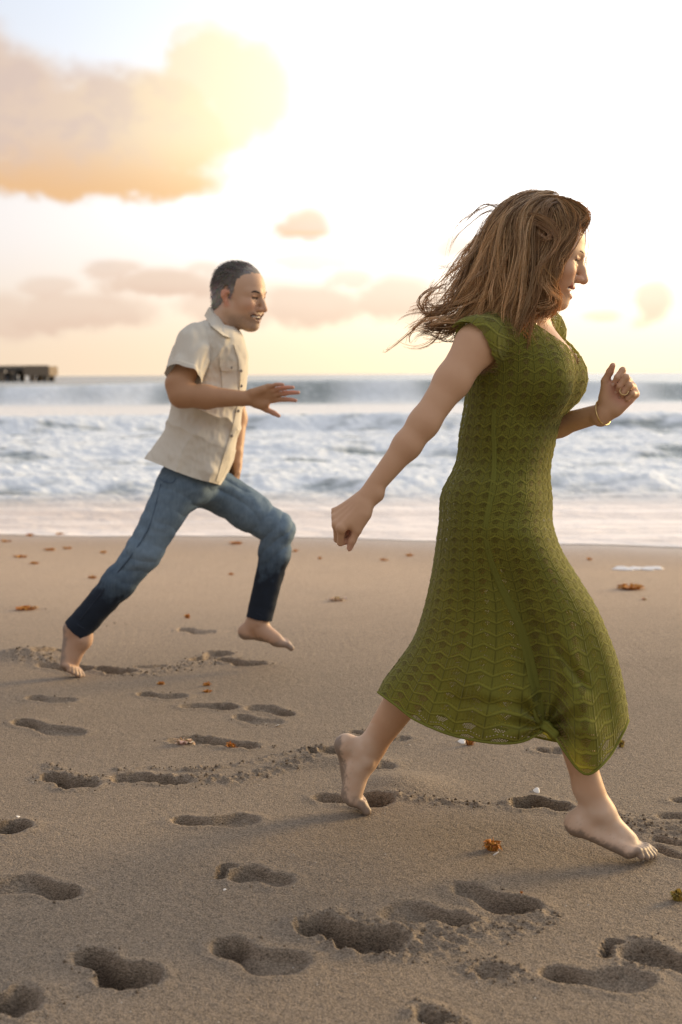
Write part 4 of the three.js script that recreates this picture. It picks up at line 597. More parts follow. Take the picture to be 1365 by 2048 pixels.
  function lock(path, n, R0, R1, wave, opts = {}) {
    const pts = path.map((p) => W(p[0], p[1], p[2] ?? 0.05)), S = opts.seg ?? 18, base = spline(pts, S), N = Math.round(n * 2.5), CL = Math.max(1, Math.round(N / 9)); let cl;
    for (let k = 0; k < N; k++) {
      if (!cl || k % Math.ceil(N / CL) === 0) { const a = r() * Math.PI * 2; cl = { a, q: Math.sqrt(r()), ph: r() * 6.3, ph2: r() * 6.3, fr: 3.5 + r() * 5, am: wave * (0.5 + r() * 1.2), end: 0.66 + 0.34 * r(), start: r() * (opts.late ?? 0.12), dr: [r() - 0.5, r() - 0.5, r() - 0.5], tone: tone(), w: 0.0022 + r() * 0.0034 }; }
      const c = cl, sa = r() * 6.3, sq = Math.sqrt(r()), end = Math.round(S * Math.min(1, c.end + (r() - 0.5) * 0.14)), start = Math.floor(S * c.start), ph = (r() - 0.5) * 0.7, loose = r() < 0.12 ? 2.6 : 1, line = [];
      for (let i = start; i <= end; i++) {
        const t = i / S, R = lerp(R0, R1, t), w = c.am * Math.min(1, t * 1.6) * (1 + 1.0 * sstep(0.5, 1, t)), cw = c.w * loose * (0.5 + 0.9 * Math.sin(Math.min(1, t * 1.15) * Math.PI * 0.85));
        line.push([base[i][0] + Math.cos(c.a) * c.q * R + Math.cos(sa) * sq * cw + w * Math.sin(t * c.fr + c.ph + ph) + c.dr[0] * R1 * t * t * 1.6, base[i][1] + Math.sin(c.a) * c.q * R + Math.sin(sa) * sq * cw + 0.7 * w * Math.sin(t * c.fr * 1.2 + c.ph2 + ph) + c.dr[1] * R1 * t * t * 1.6, base[i][2] + Math.sin(c.a * 2.3 + 1) * c.q * R * 0.8 + Math.cos(sa * 1.7) * sq * cw + 0.6 * w * Math.cos(t * c.fr + c.ph2) + c.dr[2] * R1 * t]);
      }
      if (line.length < 4) continue;
      let col = mix3(c.tone, tone(), 0.3); if (opts.tone) col = mix3(col, opts.tone.map((v) => v * 1.3), 0.65);
      const rad = (opts.rad ?? 0.0006) * (0.6 + r() * 0.8);
      tubeInto(sb, line, (t) => rad * (0.75 + 0.25 * Math.sin(t * 3.1)) * (t > 0.75 ? 1 - (t - 0.75) * 3.4 : 1) + 0.00008, (t) => mix3(mix3(col, [0.12, 0.065, 0.03], 0.22 * (1 - t)), [col[0] * 1.15, col[1] * 1.1, col[2]], t), 3);
    }
  }
  const gold1 = [0.6, 0.33, 0.12];  // strand colour that paints in the golden backlight along the hair edges
  // crown to front and down beside the face
  lock([[1080, 402, 0.05], [1130, 404, 0.055], [1160, 422, 0.05], [1168, 440, 0.05], [1152, 462, 0.06], [1128, 500, 0.08], [1110, 540, 0.09], [1098, 566, 0.095]], 90, 0.012, 0.012, 0.008);
  lock([[1112, 402, 0.02], [1150, 414, 0.03], [1171, 428, 0.04], [1170, 446, 0.05], [1158, 456, 0.055], [1150, 446, 0.05]], 46, 0.006, 0.006, 0.004, { tone: gold1, seg: 18 });
  lock([[1085, 401, 0.05], [1122, 410, 0.065], [1146, 440, 0.08], [1140, 475, 0.088], [1110, 520, 0.1], [1092, 570, 0.105], [1094, 610, 0.1], [1072, 636, 0.1]], 150, 0.018, 0.016, 0.012);
  lock([[1095, 402, 0.05], [1112, 425, 0.085], [1120, 460, 0.095], [1094, 500, 0.108], [1082, 560, 0.112], [1092, 596, 0.105], [1080, 622, 0.105], [1062, 634, 0.11]], 140, 0.02, 0.014, 0.014);
  lock([[1096, 545, 0.1], [1110, 580, 0.095], [1110, 604, 0.09], [1092, 622, 0.095], [1068, 632, 0.1]], 60, 0.009, 0.008, 0.006, { tone: gold1 });
  lock([[1116, 406, 0.05], [1086, 416, 0.085], [1076, 455, 0.1], [1070, 520, 0.11], [1058, 590, 0.12], [1046, 640, 0.125], [1040, 690, 0.125], [1046, 722, 0.122]], 130, 0.022, 0.012, 0.012, { tone: [0.26, 0.14, 0.06] });
  lock([[1072, 628, 0.115], [1050, 640, 0.12], [1040, 668, 0.122], [1042, 700, 0.122]], 60, 0.007, 0.007, 0.005, { tone: [0.68, 0.34, 0.1] });  // orange lock, with the backlight put into its strand colour
  lock([[1110, 404, 0.04], [1074, 408, 0.07], [1048, 440, 0.1], [1042, 520, 0.12], [1030, 590, 0.125], [1022, 640, 0.13], [1020, 690, 0.135]], 120, 0.022, 0.016, 0.012);
  lock([[1112, 402, 0.03], [1066, 404, 0.06], [1026, 440, 0.09], [1012, 520, 0.11], [1000, 590, 0.115], [985, 630, 0.12], [965, 655, 0.12]], 150, 0.024, 0.02, 0.014);
  lock([[1114, 400, 0.02], [1060, 402, 0.04], [1010, 440, 0.07], [984, 510, 0.09], [968, 575, 0.095], [940, 620, 0.09], [905, 645, 0.08]], 170, 0.022, 0.022, 0.016);
  lock([[1116, 399, 0.01], [1062, 400, 0.02], [1018, 424, 0.02], [990, 462, 0.03], [966, 510, 0.05], [944, 560, 0.05], [918, 600, 0.05], [884, 630, 0.05], [856, 640, 0.05]], 120, 0.022, 0.022, 0.018);
  lock([[1110, 400, -0.01], [1058, 402, -0.01], [1010, 430, -0.01], [985, 470, 0.0], [956, 512, 0.0], [930, 552, 0.0], [915, 590, 0.0], [900, 625, 0.02]], 100, 0.022, 0.024, 0.018);
  lock([[1000, 560, 0.07], [960, 600, 0.075], [920, 640, 0.07], [880, 654, 0.06], [830, 654, 0.05]], 44, 0.014, 0.010, 0.012, { rad: 0.0008 });
  lock([[1000, 570, 0.05], [950, 615, 0.06], [910, 655, 0.05], [872, 664, 0.04], [842, 674, 0.04]], 48, 0.016, 0.011, 0.014, { tone: [0.07, 0.035, 0.02] });
  lock([[990, 540, 0.02], [940, 590, 0.02], [900, 610, 0.02], [868, 622, 0.02], [848, 604, 0.02], [868, 585, 0.02], [884, 580, 0.02]], 26, 0.012, 0.014, 0.016, { rad: 0.0006, seg: 22, tone: [0.4, 0.25, 0.12] });
  lock([[970, 520, 0.0], [930, 560, 0.0], [905, 600, 0.0], [870, 626, 0.0], [846, 650, 0.02], [836, 668, 0.03]], 26, 0.012, 0.02, 0.02, { rad: 0.0006, seg: 22, tone: [0.34, 0.2, 0.1] });
  // far side
  lock([[1090, 404, -0.02], [1130, 420, -0.03], [1148, 450, -0.05], [1140, 520, -0.07], [1120, 580, -0.08]], 90, 0.016, 0.014, 0.01);
  lock([[1110, 402, -0.03], [1060, 406, -0.05], [1024, 450, -0.08], [1010, 530, -0.09], [985, 600, -0.09], [950, 640, -0.08]], 110, 0.024, 0.024, 0.014);
  // long loose waves lying over the rest
  lock([[1020, 432, 0.08], [1060, 428, 0.1], [1098, 446, 0.115], [1112, 478, 0.12], [1098, 510, 0.125], [1062, 545, 0.13], [1046, 562, 0.13], [1066, 578, 0.13]], 22, 0.004, 0.004, 0.004, { tone: [0.42, 0.27, 0.15], seg: 26, late: 0.02 });
  lock([[1010, 450, 0.09], [1040, 440, 0.1], [1080, 448, 0.115], [1104, 470, 0.12], [1090, 482, 0.125], [1070, 470, 0.125]], 14, 0.003, 0.003, 0.004, { tone: [0.44, 0.28, 0.16], seg: 22, late: 0.02 });
  lock([[1030, 430, 0.09], [1040, 470, 0.12], [1034, 520, 0.13], [1026, 580, 0.135], [1014, 630, 0.135]], 26, 0.006, 0.008, 0.006, { tone: [0.4, 0.26, 0.14] });
  lock([[1005, 455, 0.08], [994, 500, 0.105], [1000, 550, 0.115], [1018, 560, 0.12], [1010, 600, 0.12], [970, 620, 0.11]], 30, 0.006, 0.008, 0.006, { tone: [0.42, 0.27, 0.15] });
  lock([[1146, 470, 0.075], [1128, 520, 0.1], [1110, 560, 0.11], [1086, 572, 0.115], [1060, 590, 0.12]], 20, 0.004, 0.004, 0.004, { tone: [0.42, 0.24, 0.1] });
  for (let k = 0; k < 46; k++) { const x0 = 1000 + r() * 140, y0 = 404 + Math.abs(x0 - 1085) * 0.25 + r() * 10, back = r() < 0.72, L = 30 + r() * 70; lock([[x0, y0, 0.03 * (r() - 0.3)], [x0 - (back ? L * 0.4 : -L * 0.2), y0 - 8 - r() * 8, 0.04 * (r() - 0.3)], [x0 - (back ? L * 0.9 : -L * 0.3), y0 + (back ? L * 0.3 : 6) - 6, 0.04 * (r() - 0.3)], [x0 - (back ? L * 1.4 : -L * 0.3), y0 + (back ? L * 0.9 : 18), 0.05 * (r() - 0.3)]], 2, 0.003, 0.006, 0.006, { rad: 0.0004, seg: 12 }); }
  for (let k = 0; k < 40; k++) { const y0 = 480 + r() * 150, x0 = 985 - (y0 - 480) * 0.5, L = 40 + r() * 70; lock([[x0 + 40, y0 - 25, 0.03], [x0, y0, 0.04 * (r() - 0.3)], [x0 - L * 0.5, y0 + 20 + r() * 20, 0.05 * (r() - 0.3)], [x0 - L, y0 + 20 + (r() - 0.3) * 40, 0.05 * (r() - 0.3)]], 2, 0.004, 0.01, 0.014, { rad: 0.00045, seg: 14 }); }
  const st = mesh('hair_strands', bufGeo(sb), hairMat, hair); st.position.set(0, 0, 0); tag(st, null, null, null, 'stuff');
}

// ------------------------------------------------------------------ the man behind
const man = thing('person', onGround(330, 1330));
tag(man, 'person running behind in a beige short sleeved shirt and blue jeans wet at the hems', 'person');
{
  const DM = 5.55, u = DM / FOCAL, M = (px, py, dz = 0) => P(px, py, DM - dz);
  const proj = (p) => { _v.set(...p).applyMatrix4(camera.matrixWorldInverse); return [CX - _v.x / _v.z * FOCAL, CY + _v.y / _v.z * FOCAL]; };
  const hd = (() => { const a = -0.1, k = -0.47; let x = rot3([1, 0, 0], [0, 0, 1], a), y = rot3([0, 1, 0], [0, 0, 1], a), z = [0, 0, 1]; return frame(M(480, 593, 0.0), rot3(x, [0, 1, 0], k), rot3(y, [0, 1, 0], k), rot3(z, [0, 1, 0], k), 1.08); })();
  const skin = [0.41, 0.228, 0.125], sandC = [0.27, 0.2, 0.15];
  const neck = cone(M(432, 668, -0.005), M(466, 622, -0.005), 0.064, 0.056, 0.03);
  const SH = M(396, 702, 0.135), EL = M(364, 790, 0.235), WR = M(497, 797, 0.245);
  const body = [neck, cone(M(462, 690, 0.02), M(440, 672, 0.0), 0.045, 0.05, 0.03), ell(M(415, 770, 0), [0.11, 0.18, 0.12], 0.04), ell(M(380, 930, 0), [0.1, 0.11, 0.14], 0.05), cone(SH, M(358, 768, 0.225), 0.046, 0.047, 0.03), cone(M(358, 768, 0.225), EL, 0.048, 0.046, 0.02), cone(EL, M(412, 794, 0.24), 0.046, 0.043, 0.02), cone(M(412, 794, 0.24), WR, 0.043, 0.0255, 0.02)];
  const h1 = handParts(M(499, 796, 0.245), [1, 0.2, 0.06], [0.05, -0.45, 1], true, 0.98, [[8, 14, 10, 0.10], [2, 12, 10, 0.02], [4, 16, 12, -0.07], [12, 20, 14, -0.16]], [0.72, 0.68, 0.1, 0.78, 0.6, 0.1]);
  body.push(...h1.list);
  body.push(cone(M(452, 705, -0.18), M(474, 838, -0.22), 0.055, 0.04, 0.03), cone(M(474, 838, -0.22), M(470, 920, -0.14), 0.041, 0.03, 0.02));
  const h2 = handParts(M(470, 920, -0.14), [-0.2, -1, 0.2], [-0.6, 0.1, 0.8], false, 1, [[50, 70, 40, 0.05], [55, 70, 40, 0], [60, 70, 40, -0.05], [60, 70, 40, -0.1]], [0.8, 0.5, 0.4, 0.9, 0.1, 0.4]); body.push(...h2.list);
  const AR = M(166, 1280, 0.085), AF = M(516, 1246, -0.10);
  const fr = (() => { const x = nrm3([-0.04, -0.97, 0.22]), z0 = [-0.25, 0.22, 0.95], y = nrm3(cross3(z0, x)); return frame(AR, x, y, nrm3(cross3(x, y)), 1.02); })(), ff = (() => { const x = nrm3([0.96, -0.22, 0.1]), z0 = [-0.1, 0, 1], y = nrm3(cross3(z0, x)); return frame(AF, x, y, nrm3(cross3(x, y)).map((v) => -v), 0.98); })();
  const legs = (g, k) => [cone(M(362, 968, 0.08), M(288, 1105, 0.10), 0.088 * g, 0.065 * g, 0.03), cone(M(288, 1105, 0.10), M(238, 1165, 0.095), 0.065 * g, 0.06 * g, 0.03), cone(M(238, 1165, 0.095), M(158, 1256, 0.085), 0.06 * g, k, 0.03), cone(M(402, 958, -0.085), M(498, 1022, -0.085), 0.088 * g, 0.077 * g, 0.03), cone(M(498, 1022, -0.085), M(555, 1058, -0.085), 0.077 * g, 0.064 * g, 0.03), cone(M(555, 1058, -0.085), M(550, 1108, -0.09), 0.064 * g, 0.057 * g, 0.03), cone(M(550, 1108, -0.09), M(520, 1232, -0.10), 0.057 * g, k, 0.03)];
  body.push(...legs(0.72, 0.036), cone(M(162, 1250, 0.085), AR, 0.036, 0.037, 0.02), cone(M(520, 1228, -0.1), AF, 0.034, 0.037, 0.02), ...footParts(fr, 1.0), ...footParts(ff, -0.1));
  const bodyTint = (x, y, z) => {
    let c = skin; const n = fbm(x * 26, y * 26, z * 26, 3); c = [c[0] * (1 + 0.05 * n), c[1] * (1 + 0.08 * n), c[2] * (1 + 0.08 * n)];
    for (const t of h1.tips) { const d = Math.hypot(x - t[0], y - t[1], z - t[2]); if (d < 0.06) c = mix3(c, [0.6, 0.3, 0.22], 0.6 * gauss(d, 0.05)); }
    for (const f of [fr, ff]) { const [a, b, w] = f.inv(x, y, z); if (b < 0.06 && a > -0.12 && a < 0.22 && Math.abs(w) < 0.09) c = mix3(mix3(c, [0.55, 0.38, 0.28], 0.5), sandC, clamp(sstep(-0.046, -0.062, b + 0.012 * noise(x * 50, y * 50, z * 50)) + 0.7 * sstep(0.08, 0.13, a), 0, 1)); }
    return c;
  };
  const all = boundsOf([M(335, 640, 0.3), M(600, 760, 0.3), M(100, 1360, 0.1), M(620, 1300, -0.2), M(335, 640, -0.3)], 0.03), yh = M(440, 662, 0)[1]; all[1][1] = M(440, 640, 0)[1];
  const bodyGeo = paint(meshSDF(body, all[0], all[1], 0.0052), bodyTint);
  const hb = boundsOf([hd(-0.12, -0.15, -0.1), hd(0.13, 0.13, 0.1), hd(-0.12, 0.13, 0.1), hd(0.13, -0.15, -0.1), hd(0.0, 0, 0.12), hd(0, 0, -0.12)], 0.01); hb[0][1] = M(440, 672, 0)[1];
  const headGeo = paint(meshSDF([...headParts(hd, true), neck], hb[0], hb[1], 0.0032), faceTint(hd, [0.52, 0.335, 0.225], true));
  mesh('body', mergeGeometries([bodyGeo, headGeo]), skinMat, man);
  const part = (name, list, bx, cell, f, m, post) => mesh(name, paint(meshSDF(list, bx[0], bx[1], cell, post), f), m, man), bx = (f, c, r) => boundsOf([f(c[0] - r, c[1] - r, c[2] - r), f(c[0] + r, c[1] + r, c[2] + r), f(c[0] + r, c[1] - r, c[2] + r), f(c[0] - r, c[1] + r, c[2] - r)], 0.004);
  for (const q of [1, -1]) { part('eye', [ell(hd(0.0690, -0.0015, 0.031 * q), [0.0145, 0.0145, 0.0145], 0.001)], bx(hd, [0.069, -0.0015, 0.031 * q], 0.018), 0.002, (x, y, z) => { const [a, b, w] = hd.inv(x, y, z); return Math.hypot(b + 0.001, w - 0.031 * q) < 0.007 && a > 0.07 ? [0.03, 0.02, 0.015] : [0.5, 0.45, 0.42]; }, paintMat(0.15));
    const b = buf(); tubeInto(b, spline([hd(0.0735, 0.016, 0.052 * q), hd(0.084, 0.0225, 0.040 * q), hd(0.0915, 0.0195, 0.024 * q), hd(0.0955, 0.0135, 0.012 * q)], 12), (t) => 0.0042 * Math.sin(0.5 + t * 2.4), [0.035, 0.025, 0.02], 6); mesh('eyebrow', bufGeo(b), paintMat(0.8), man); }
  part('teeth', [ell(hd(0.062, -0.0675, 0), [0.0228 * hd.s, 0.0066 * hd.s, 0.034 * hd.s], 0.001, hd.axes)], bx(hd, [0.066, -0.069, 0], 0.03), 0.0025, () => [0.74, 0.7, 0.64], paintMat(0.3));
  // ---------------------------------------------------------------- short greying hair
  {
    const front = curve([[-0.06, 0.018], [-0.032, 0.024], [-0.01, 0.03], [0.02, 0.031], [0.042, 0.03], [0.062, 0.044], [0.078, 0.066], [0.1, 0.082], [0.13, 0.09]]), low = curve([[-0.12, -0.082], [-0.055, -0.08], [-0.04, -0.066], [-0.03, -0.012], [-0.024, 0.022], [-0.004, 0.03], [0.0, 0.0], [0.004, -0.026], [0.03, -0.03], [0.06, 0.03]]);
    const edge = (x, y, z) => { const [a, b, w] = hd.inv(x, y, z), n = 0.004 * noise(x * 130, y * 130, z * 130); return Math.min(front(b)[0] - a - 0.35 * Math.max(0, 0.03 - Math.abs(w)) * (b > 0.06 ? -0.4 : 0), b - low(a)[0]) + n; };
    const list = [ell(hd(-0.010, 0.034, 0), [0.101 * 1.08, 0.089 * 1.08, 0.0785 * 1.08], 0.02, hd.axes), ell(hd(-0.05, -0.03, 0), [0.05 * 1.08, 0.06 * 1.08, 0.062 * 1.08], 0.02, hd.axes)], b = boundsOf([hd(-0.13, -0.1, -0.1), hd(0.12, 0.15, 0.1), hd(-0.13, 0.15, 0.1), hd(0.12, -0.1, -0.1)], 0.02);
    const m = meshSDF(list, b[0], b[1], 0.003, (d, x, y, z) => d + 0.011 * (1 - sstep(-0.003, 0.006, edge(x, y, z))) + 0.0012 * noise(x * 90, y * 60, z * 90));
    const tone = (x, y, z) => { const [a, bb, w] = hd.inv(x, y, z), grey = clamp(sstep(0.055, 0.0, bb) * 0.9 + 0.5 * sstep(0.02, 0.05, a), 0, 1) * sstep(-0.085, -0.02, bb + 0.3 * a * 0), n = noise(x * 260, y * 90, z * 260) * 0.5 + noise(x * 120, y * 60, z * 120) * 0.5; return mix3([0.075, 0.063, 0.054], [0.3, 0.285, 0.265], clamp(grey * 0.95 + 0.14 + n * 0.35, 0, 1)); };
    let g = paint(m, tone); const f = new Float32Array(m.pos.length / 3); for (let i = 0; i < f.length; i++) f[i] = edge(m.pos[i * 3], m.pos[i * 3 + 1], m.pos[i * 3 + 2]) + 0.001; g = clipGeo(g, f);
    const hair = mesh('hair', g, paintMat(0.7, { specularIntensity: 0.3 }), man), r = rng(99), sb = buf(), cnt = m.pos.length / 3;
    for (let k = 0; k < 5200; k++) { const i = Math.floor(r() * cnt); if (f[i] < 0.003) continue; const p = [m.pos[i * 3], m.pos[i * 3 + 1], m.pos[i * 3 + 2]], n = [m.nor[i * 3], m.nor[i * 3 + 1], m.nor[i * 3 + 2]], [a, bb] = hd.inv(...p), top = sstep(0.05, 0.1, bb); let d = add3(add3(hd.axes[0].map((v) => -v * 0.8), hd.axes[1], -0.7 + 0.8 * top), [r() - 0.5, r() - 0.5, r() - 0.5], 0.4); d = nrm3(add3(d, n, 0.1 + 0.35 * top * r())); const L = 0.012 + 0.014 * r() * (0.6 + 0.5 * top), c = tone(...p).map((v) => v * (0.7 + 0.9 * r())); tubeInto(sb, [p, add3(p, d, L * 0.5), add3(add3(p, d, L), n, -0.004)], (t) => 0.0009 * (1 - t * 0.8), c, 3); }
    const st = mesh('hair_strands', bufGeo(sb), paintMat(0.5), hair); tag(st, null, null, null, 'stuff');
  }
  // ---------------------------------------------------------------- jeans
  {
    const list = [...legs(1, 0.052), ell(M(382, 966, 0), [0.112, 0.095, 0.14], 0.05), cone(M(158, 1256, 0.085), M(152, 1263, 0.085), 0.0545, 0.054, 0.01)], b = boundsOf([M(130, 1280, 0.2), M(600, 1280, -0.25), M(300, 900, 0.25), M(300, 900, -0.25)], 0.03);
    b[1][1] = M(380, 905, 0)[1];
    const kneeR = M(278, 1112, 0.1), kneeF = M(548, 1075, -0.085), crotch = M(418, 990, 0.0);
    const post = (d, x, y, z) => { const q = (c, s) => { const a = x - c[0], e = y - c[1], f = z - c[2]; return Math.exp(-(a * a + e * e + f * f) / (s * s)); }, n = noise(x * 9, y * 9, z * 9), w = noise(x * 30 + n, y * 12, z * 12); const cr = (q) => 1 - 2 * Math.pow(Math.abs(Math.sin(q)), 0.8); return d + 0.003 * cr((y * 0.9 + x * 0.35) * 62 + 2 * n) * q(kneeR, 0.11) + 0.0045 * cr((y * 0.75 - x * 0.8) * 58 + 1.6 * n) * q(kneeF, 0.13) + 0.0042 * cr((y * 0.9 + x * 0.6) * 44 + 2 * n) * q(crotch, 0.2) + 0.0022 * w + 0.0018 * noise(x * 22, y * 40, z * 22); };
    const m = meshSDF(list, b[0], b[1], 0.0052, post);
    // flat ends at the hems, wet below an uneven line
    const endR = M(156, 1258, 0.085), endF = M(521, 1233, -0.1), dirR = nrm3(sub3(endR, M(238, 1165, 0.095))), dirF = nrm3(sub3(endF, M(549, 1108, -0.09)));
    const wetR = M(216, 1172, 0.095), wetF = M(545, 1126, -0.09), fade = (x, y, z, c, s) => { const a = x - c[0], e = y - c[1], f = z - c[2]; return Math.exp(-(a * a + e * e + f * f) / (s * s)); };
    const geoJ = paint(m, (x, y, z, nx, ny, nz) => {
      const n = fbm(x * 34, y * 34, z * 34, 4), front = x > M(420, 1000, 0)[0] + 0.0 * y, e = front ? (wetF[1] - y) + 0.25 * (x - wetF[0]) : (wetR[1] - y) * 0.75 - (x - wetR[0]) * 0.4, wet = 0.35 * sstep(-0.14, 0.02, e) + 0.65 * sstep(-0.03, 0.035, e + 0.06 * n + 0.045 * noise(x * 16, y * 9, z * 16) + 0.03 * noise(x * 60, y * 14, z * 60));
      const worn = 0.5 * fade(x, y, z, M(330, 1040, 0.18), 0.17) + 0.5 * fade(x, y, z, M(300, 1120, 0.17), 0.1) + 0.5 * fade(x, y, z, M(500, 1010, 0.0), 0.16) + 0.35 * fade(x, y, z, M(580, 1060, -0.05), 0.1) + 0.6 * fade(x, y, z, M(572, 1105, -0.05), 0.035);
      const dry = mix3(mix3([0.066, 0.102, 0.145], [0.165, 0.232, 0.295], clamp(worn + 0.22 + 0.5 * n + 0.25 * noise(x * 200, y * 30, z * 200), 0, 1)), [0.26, 0.34, 0.42], clamp(worn - 0.45, 0, 1) * 0.5);
      return mix3(dry, [0.017, 0.023, 0.034], wet);
    });
    const f = new Float32Array(m.pos.length / 3); for (let i = 0; i < f.length; i++) { const p = [m.pos[i * 3], m.pos[i * 3 + 1], m.pos[i * 3 + 2]], a = dot3(sub3(p, endR), dirR), c = dot3(sub3(p, endF), dirF), n = 0.004 * noise(p[0] * 40, p[1] * 40, p[2] * 40); f[i] = p[0] < M(300, 1200, 0)[0] ? 0.012 - a + n : p[1] < M(520, 1180, 0)[1] ? 0.01 - c + n : 1; }
    const tw = dataTex(64, 64, (x, y) => 0.5 + 0.5 * Math.sin((x + y) / 64 * Math.PI * 2 * 8));
    const jeansMat = new THREE.MeshPhysicalMaterial({ vertexColors: true, roughness: 0.85, specularIntensity: 0.3, side: THREE.DoubleSide });
    const jeans = mesh('jeans', clipGeo(geoJ, f), jeansMat, man);
    // raised seam down the near side, hem stitching, pocket edge
    const surf = (px, py, off) => { const o = camera.position.toArray(), d = nrm3(sub3(P(px, py, 1), o)); let t = 4.6; for (let i = 0; i < 70; i++) { const p = add3(o, d, t), e = post(evalSDF(list, ...p), ...p); if (e < 0.001) break; t += e * 0.8; if (t > 6.2) return null; } return add3(o, d, t - off); };
    const cord = (name, pts, r, c) => { const bb = buf(); tubeInto(bb, spline(pts.map(([a, e]) => surf(a, e, 0.0005)).filter((p) => p), 40), r, c, 6); mesh(name, bufGeo(bb), paintMat(0.85), jeans); };
    cord('seam', [[322, 968], [312, 1010], [300, 1050], [278, 1090], [240, 1140], [200, 1190], [160, 1240]], 0.0022, (t) => mix3([0.055, 0.09, 0.135], [0.013, 0.02, 0.035], sstep(0.55, 0.72, t)));
    cord('pocket_edge', [[318, 956], [330, 963], [345, 965], [353, 956]], 0.002, [0.06, 0.1, 0.16]); cord('hem_stitch', [[142, 1234], [160, 1252], [184, 1262]], 0.0018, [0.014, 0.022, 0.038]); cord('hem_stitch', [[499, 1216], [520, 1230], [544, 1236]], 0.0018, [0.014, 0.022, 0.038]);
  }
  // ---------------------------------------------------------------- shirt
  const linen = dataTex(256, 256, (() => { const r = rng(31), a = Array.from({ length: 256 }, () => r()), b = Array.from({ length: 256 }, () => r()); return (x, y) => 0.5 + 0.25 * (a[x] - 0.5) + 0.25 * (b[y] - 0.5) + ((x + y) % 2 ? 0.15 : -0.15); })());
  const shirtMat = new THREE.MeshPhysicalMaterial({ vertexColors: true, roughness: 0.88, specularIntensity: 0.25, bumpMap: linen, bumpScale: 0.0006, sheen: 0.2, sheenRoughness: 0.6, sheenColor: new THREE.Color(1, 0.95, 0.85), side: THREE.DoubleSide, transmission: 0.16, thickness: 0 });
  const shirtCol = [0.66, 0.615, 0.52];
  function loft(NU, NV, at, closed = true, thick = 0) {
    const pos = new Float32Array((NU + 1) * (NV + 1) * 3), uv = new Float32Array((NU + 1) * (NV + 1) * 2), col = new Float32Array((NU + 1) * (NV + 1) * 3), idx = []; let o = 0;
    for (let j = 0; j <= NV; j++) for (let i = 0; i <= NU; i++, o++) { const p = at(i / NU, j / NV); pos.set(p, o * 3); uv.set([i / NU * 5, j / NV * 4], o * 2); const n = 1 + 0.05 * fbm(p[0] * 9, p[1] * 9, p[2] * 9, 3); col.set(shirtCol.map((c) => c * n), o * 3); }
    for (let j = 0; j < NV; j++) for (let i = 0; i < NU; i++) { const a = j * (NU + 1) + i, b = a + NU + 1; idx.push(a, b, a + 1, a + 1, b, b + 1); }
    const g = geo(pos, idx, { uv: [uv, 2], color: [col, 3] });
    if (closed) { const N = g.attributes.normal.array; for (let j = 0; j <= NV; j++) { const a = j * (NU + 1) * 3, b = a + NU * 3; for (let k = 0; k < 3; k++) N[a + k] = N[b + k] = (N[a + k] + N[b + k]) / 2; } }
    return g;
  }
  const ring = curve([ // left x, y, right x, y, half depth, turn of the depth axis
    [0, 410, 640, 474, 655, 0.075], [0.08, 372, 655, 485, 668, 0.15], [0.18, 350, 684, 494, 695, 0.182], [0.33, 341, 738, 497, 745, 0.165], [0.52, 341, 800, 491, 802, 0.158], [0.7, 331, 852, 479, 862, 0.160], [0.86, 309, 892, 462, 918, 0.186], [1, 291, 917, 442, 970, 0.212]]);
  const shirtAt = (a, v) => {
    const th = a * Math.PI * 2 + Math.PI, r = ring(v), c = Math.cos(th), s = Math.sin(th), q = Math.sign(c) * Math.pow(Math.abs(c), 0.86), z = Math.sign(s) * Math.pow(Math.abs(s), 0.86), t = (1 + q) / 2;
    const px = lerp(r[0], r[2], t), py = lerp(r[1], r[3], t) + (v > 0.9 ? 5 * Math.sin(t * 3.1) * (v - 0.9) * 10 * (s > 0 ? 1 : 0.2) : 0);
    const n = noise(px * 0.03, py * 0.02, s * 1.5), sharp = (q) => 1 - 2 * Math.pow(Math.abs(Math.sin(q)), 0.85), env = (c0, w) => Math.exp(-(((v - c0) / w) ** 2));
    const f = 0.009 * sstep(0.42, 1, v) * sharp(px * 0.036 + py * 0.02 + 0.9 * n) + 0.012 * sstep(0.6, 1, v) * Math.sin(px * 0.04 - py * 0.012 + s) + 0.0085 * env(0.6, 0.17) * sharp(px * 0.026 - py * 0.055 + 0.8 * n) + 0.008 * env(0.3, 0.14) * sharp(px * 0.05 + py * 0.018 + 0.8 * n) + 0.006 * n + 0.003 * noise(px * 0.11, py * 0.07, s * 2);
    return M(px + f * c * 300, py, r[4] * z + f * 1.4 * s - 0.03 * (t - 0.5));
  };
  const NU = 240, NV = 170, torso = loft(NU, NV, shirtAt), tp = torso.attributes.position.array, near = [];
  for (let j = 0; j <= NV; j++) for (let i = 0; i <= NU; i++) { const o = (j * (NU + 1) + i) * 3; if (Math.sin(i / NU * Math.PI * 2 + Math.PI) > -0.05) near.push([...proj([tp[o], tp[o + 1], tp[o + 2]]), o]); }
  const onShirt = (px, py, off = 0.004) => { let best = 1e9, k = 0; for (const n of near) { const d = (n[0] - px) ** 2 + (n[1] - py) ** 2; if (d < best) { best = d; k = n[2]; } } const p = [tp[k], tp[k + 1], tp[k + 2]], q = proj(p), toCam = nrm3(sub3(camera.position.toArray(), p)); return add3(M(px, py, DM - (-new THREE.Vector3(...p).applyMatrix4(camera.matrixWorldInverse).z)), toCam, off); };
  const shirt = mesh('shirt', torso, shirtMat, man);
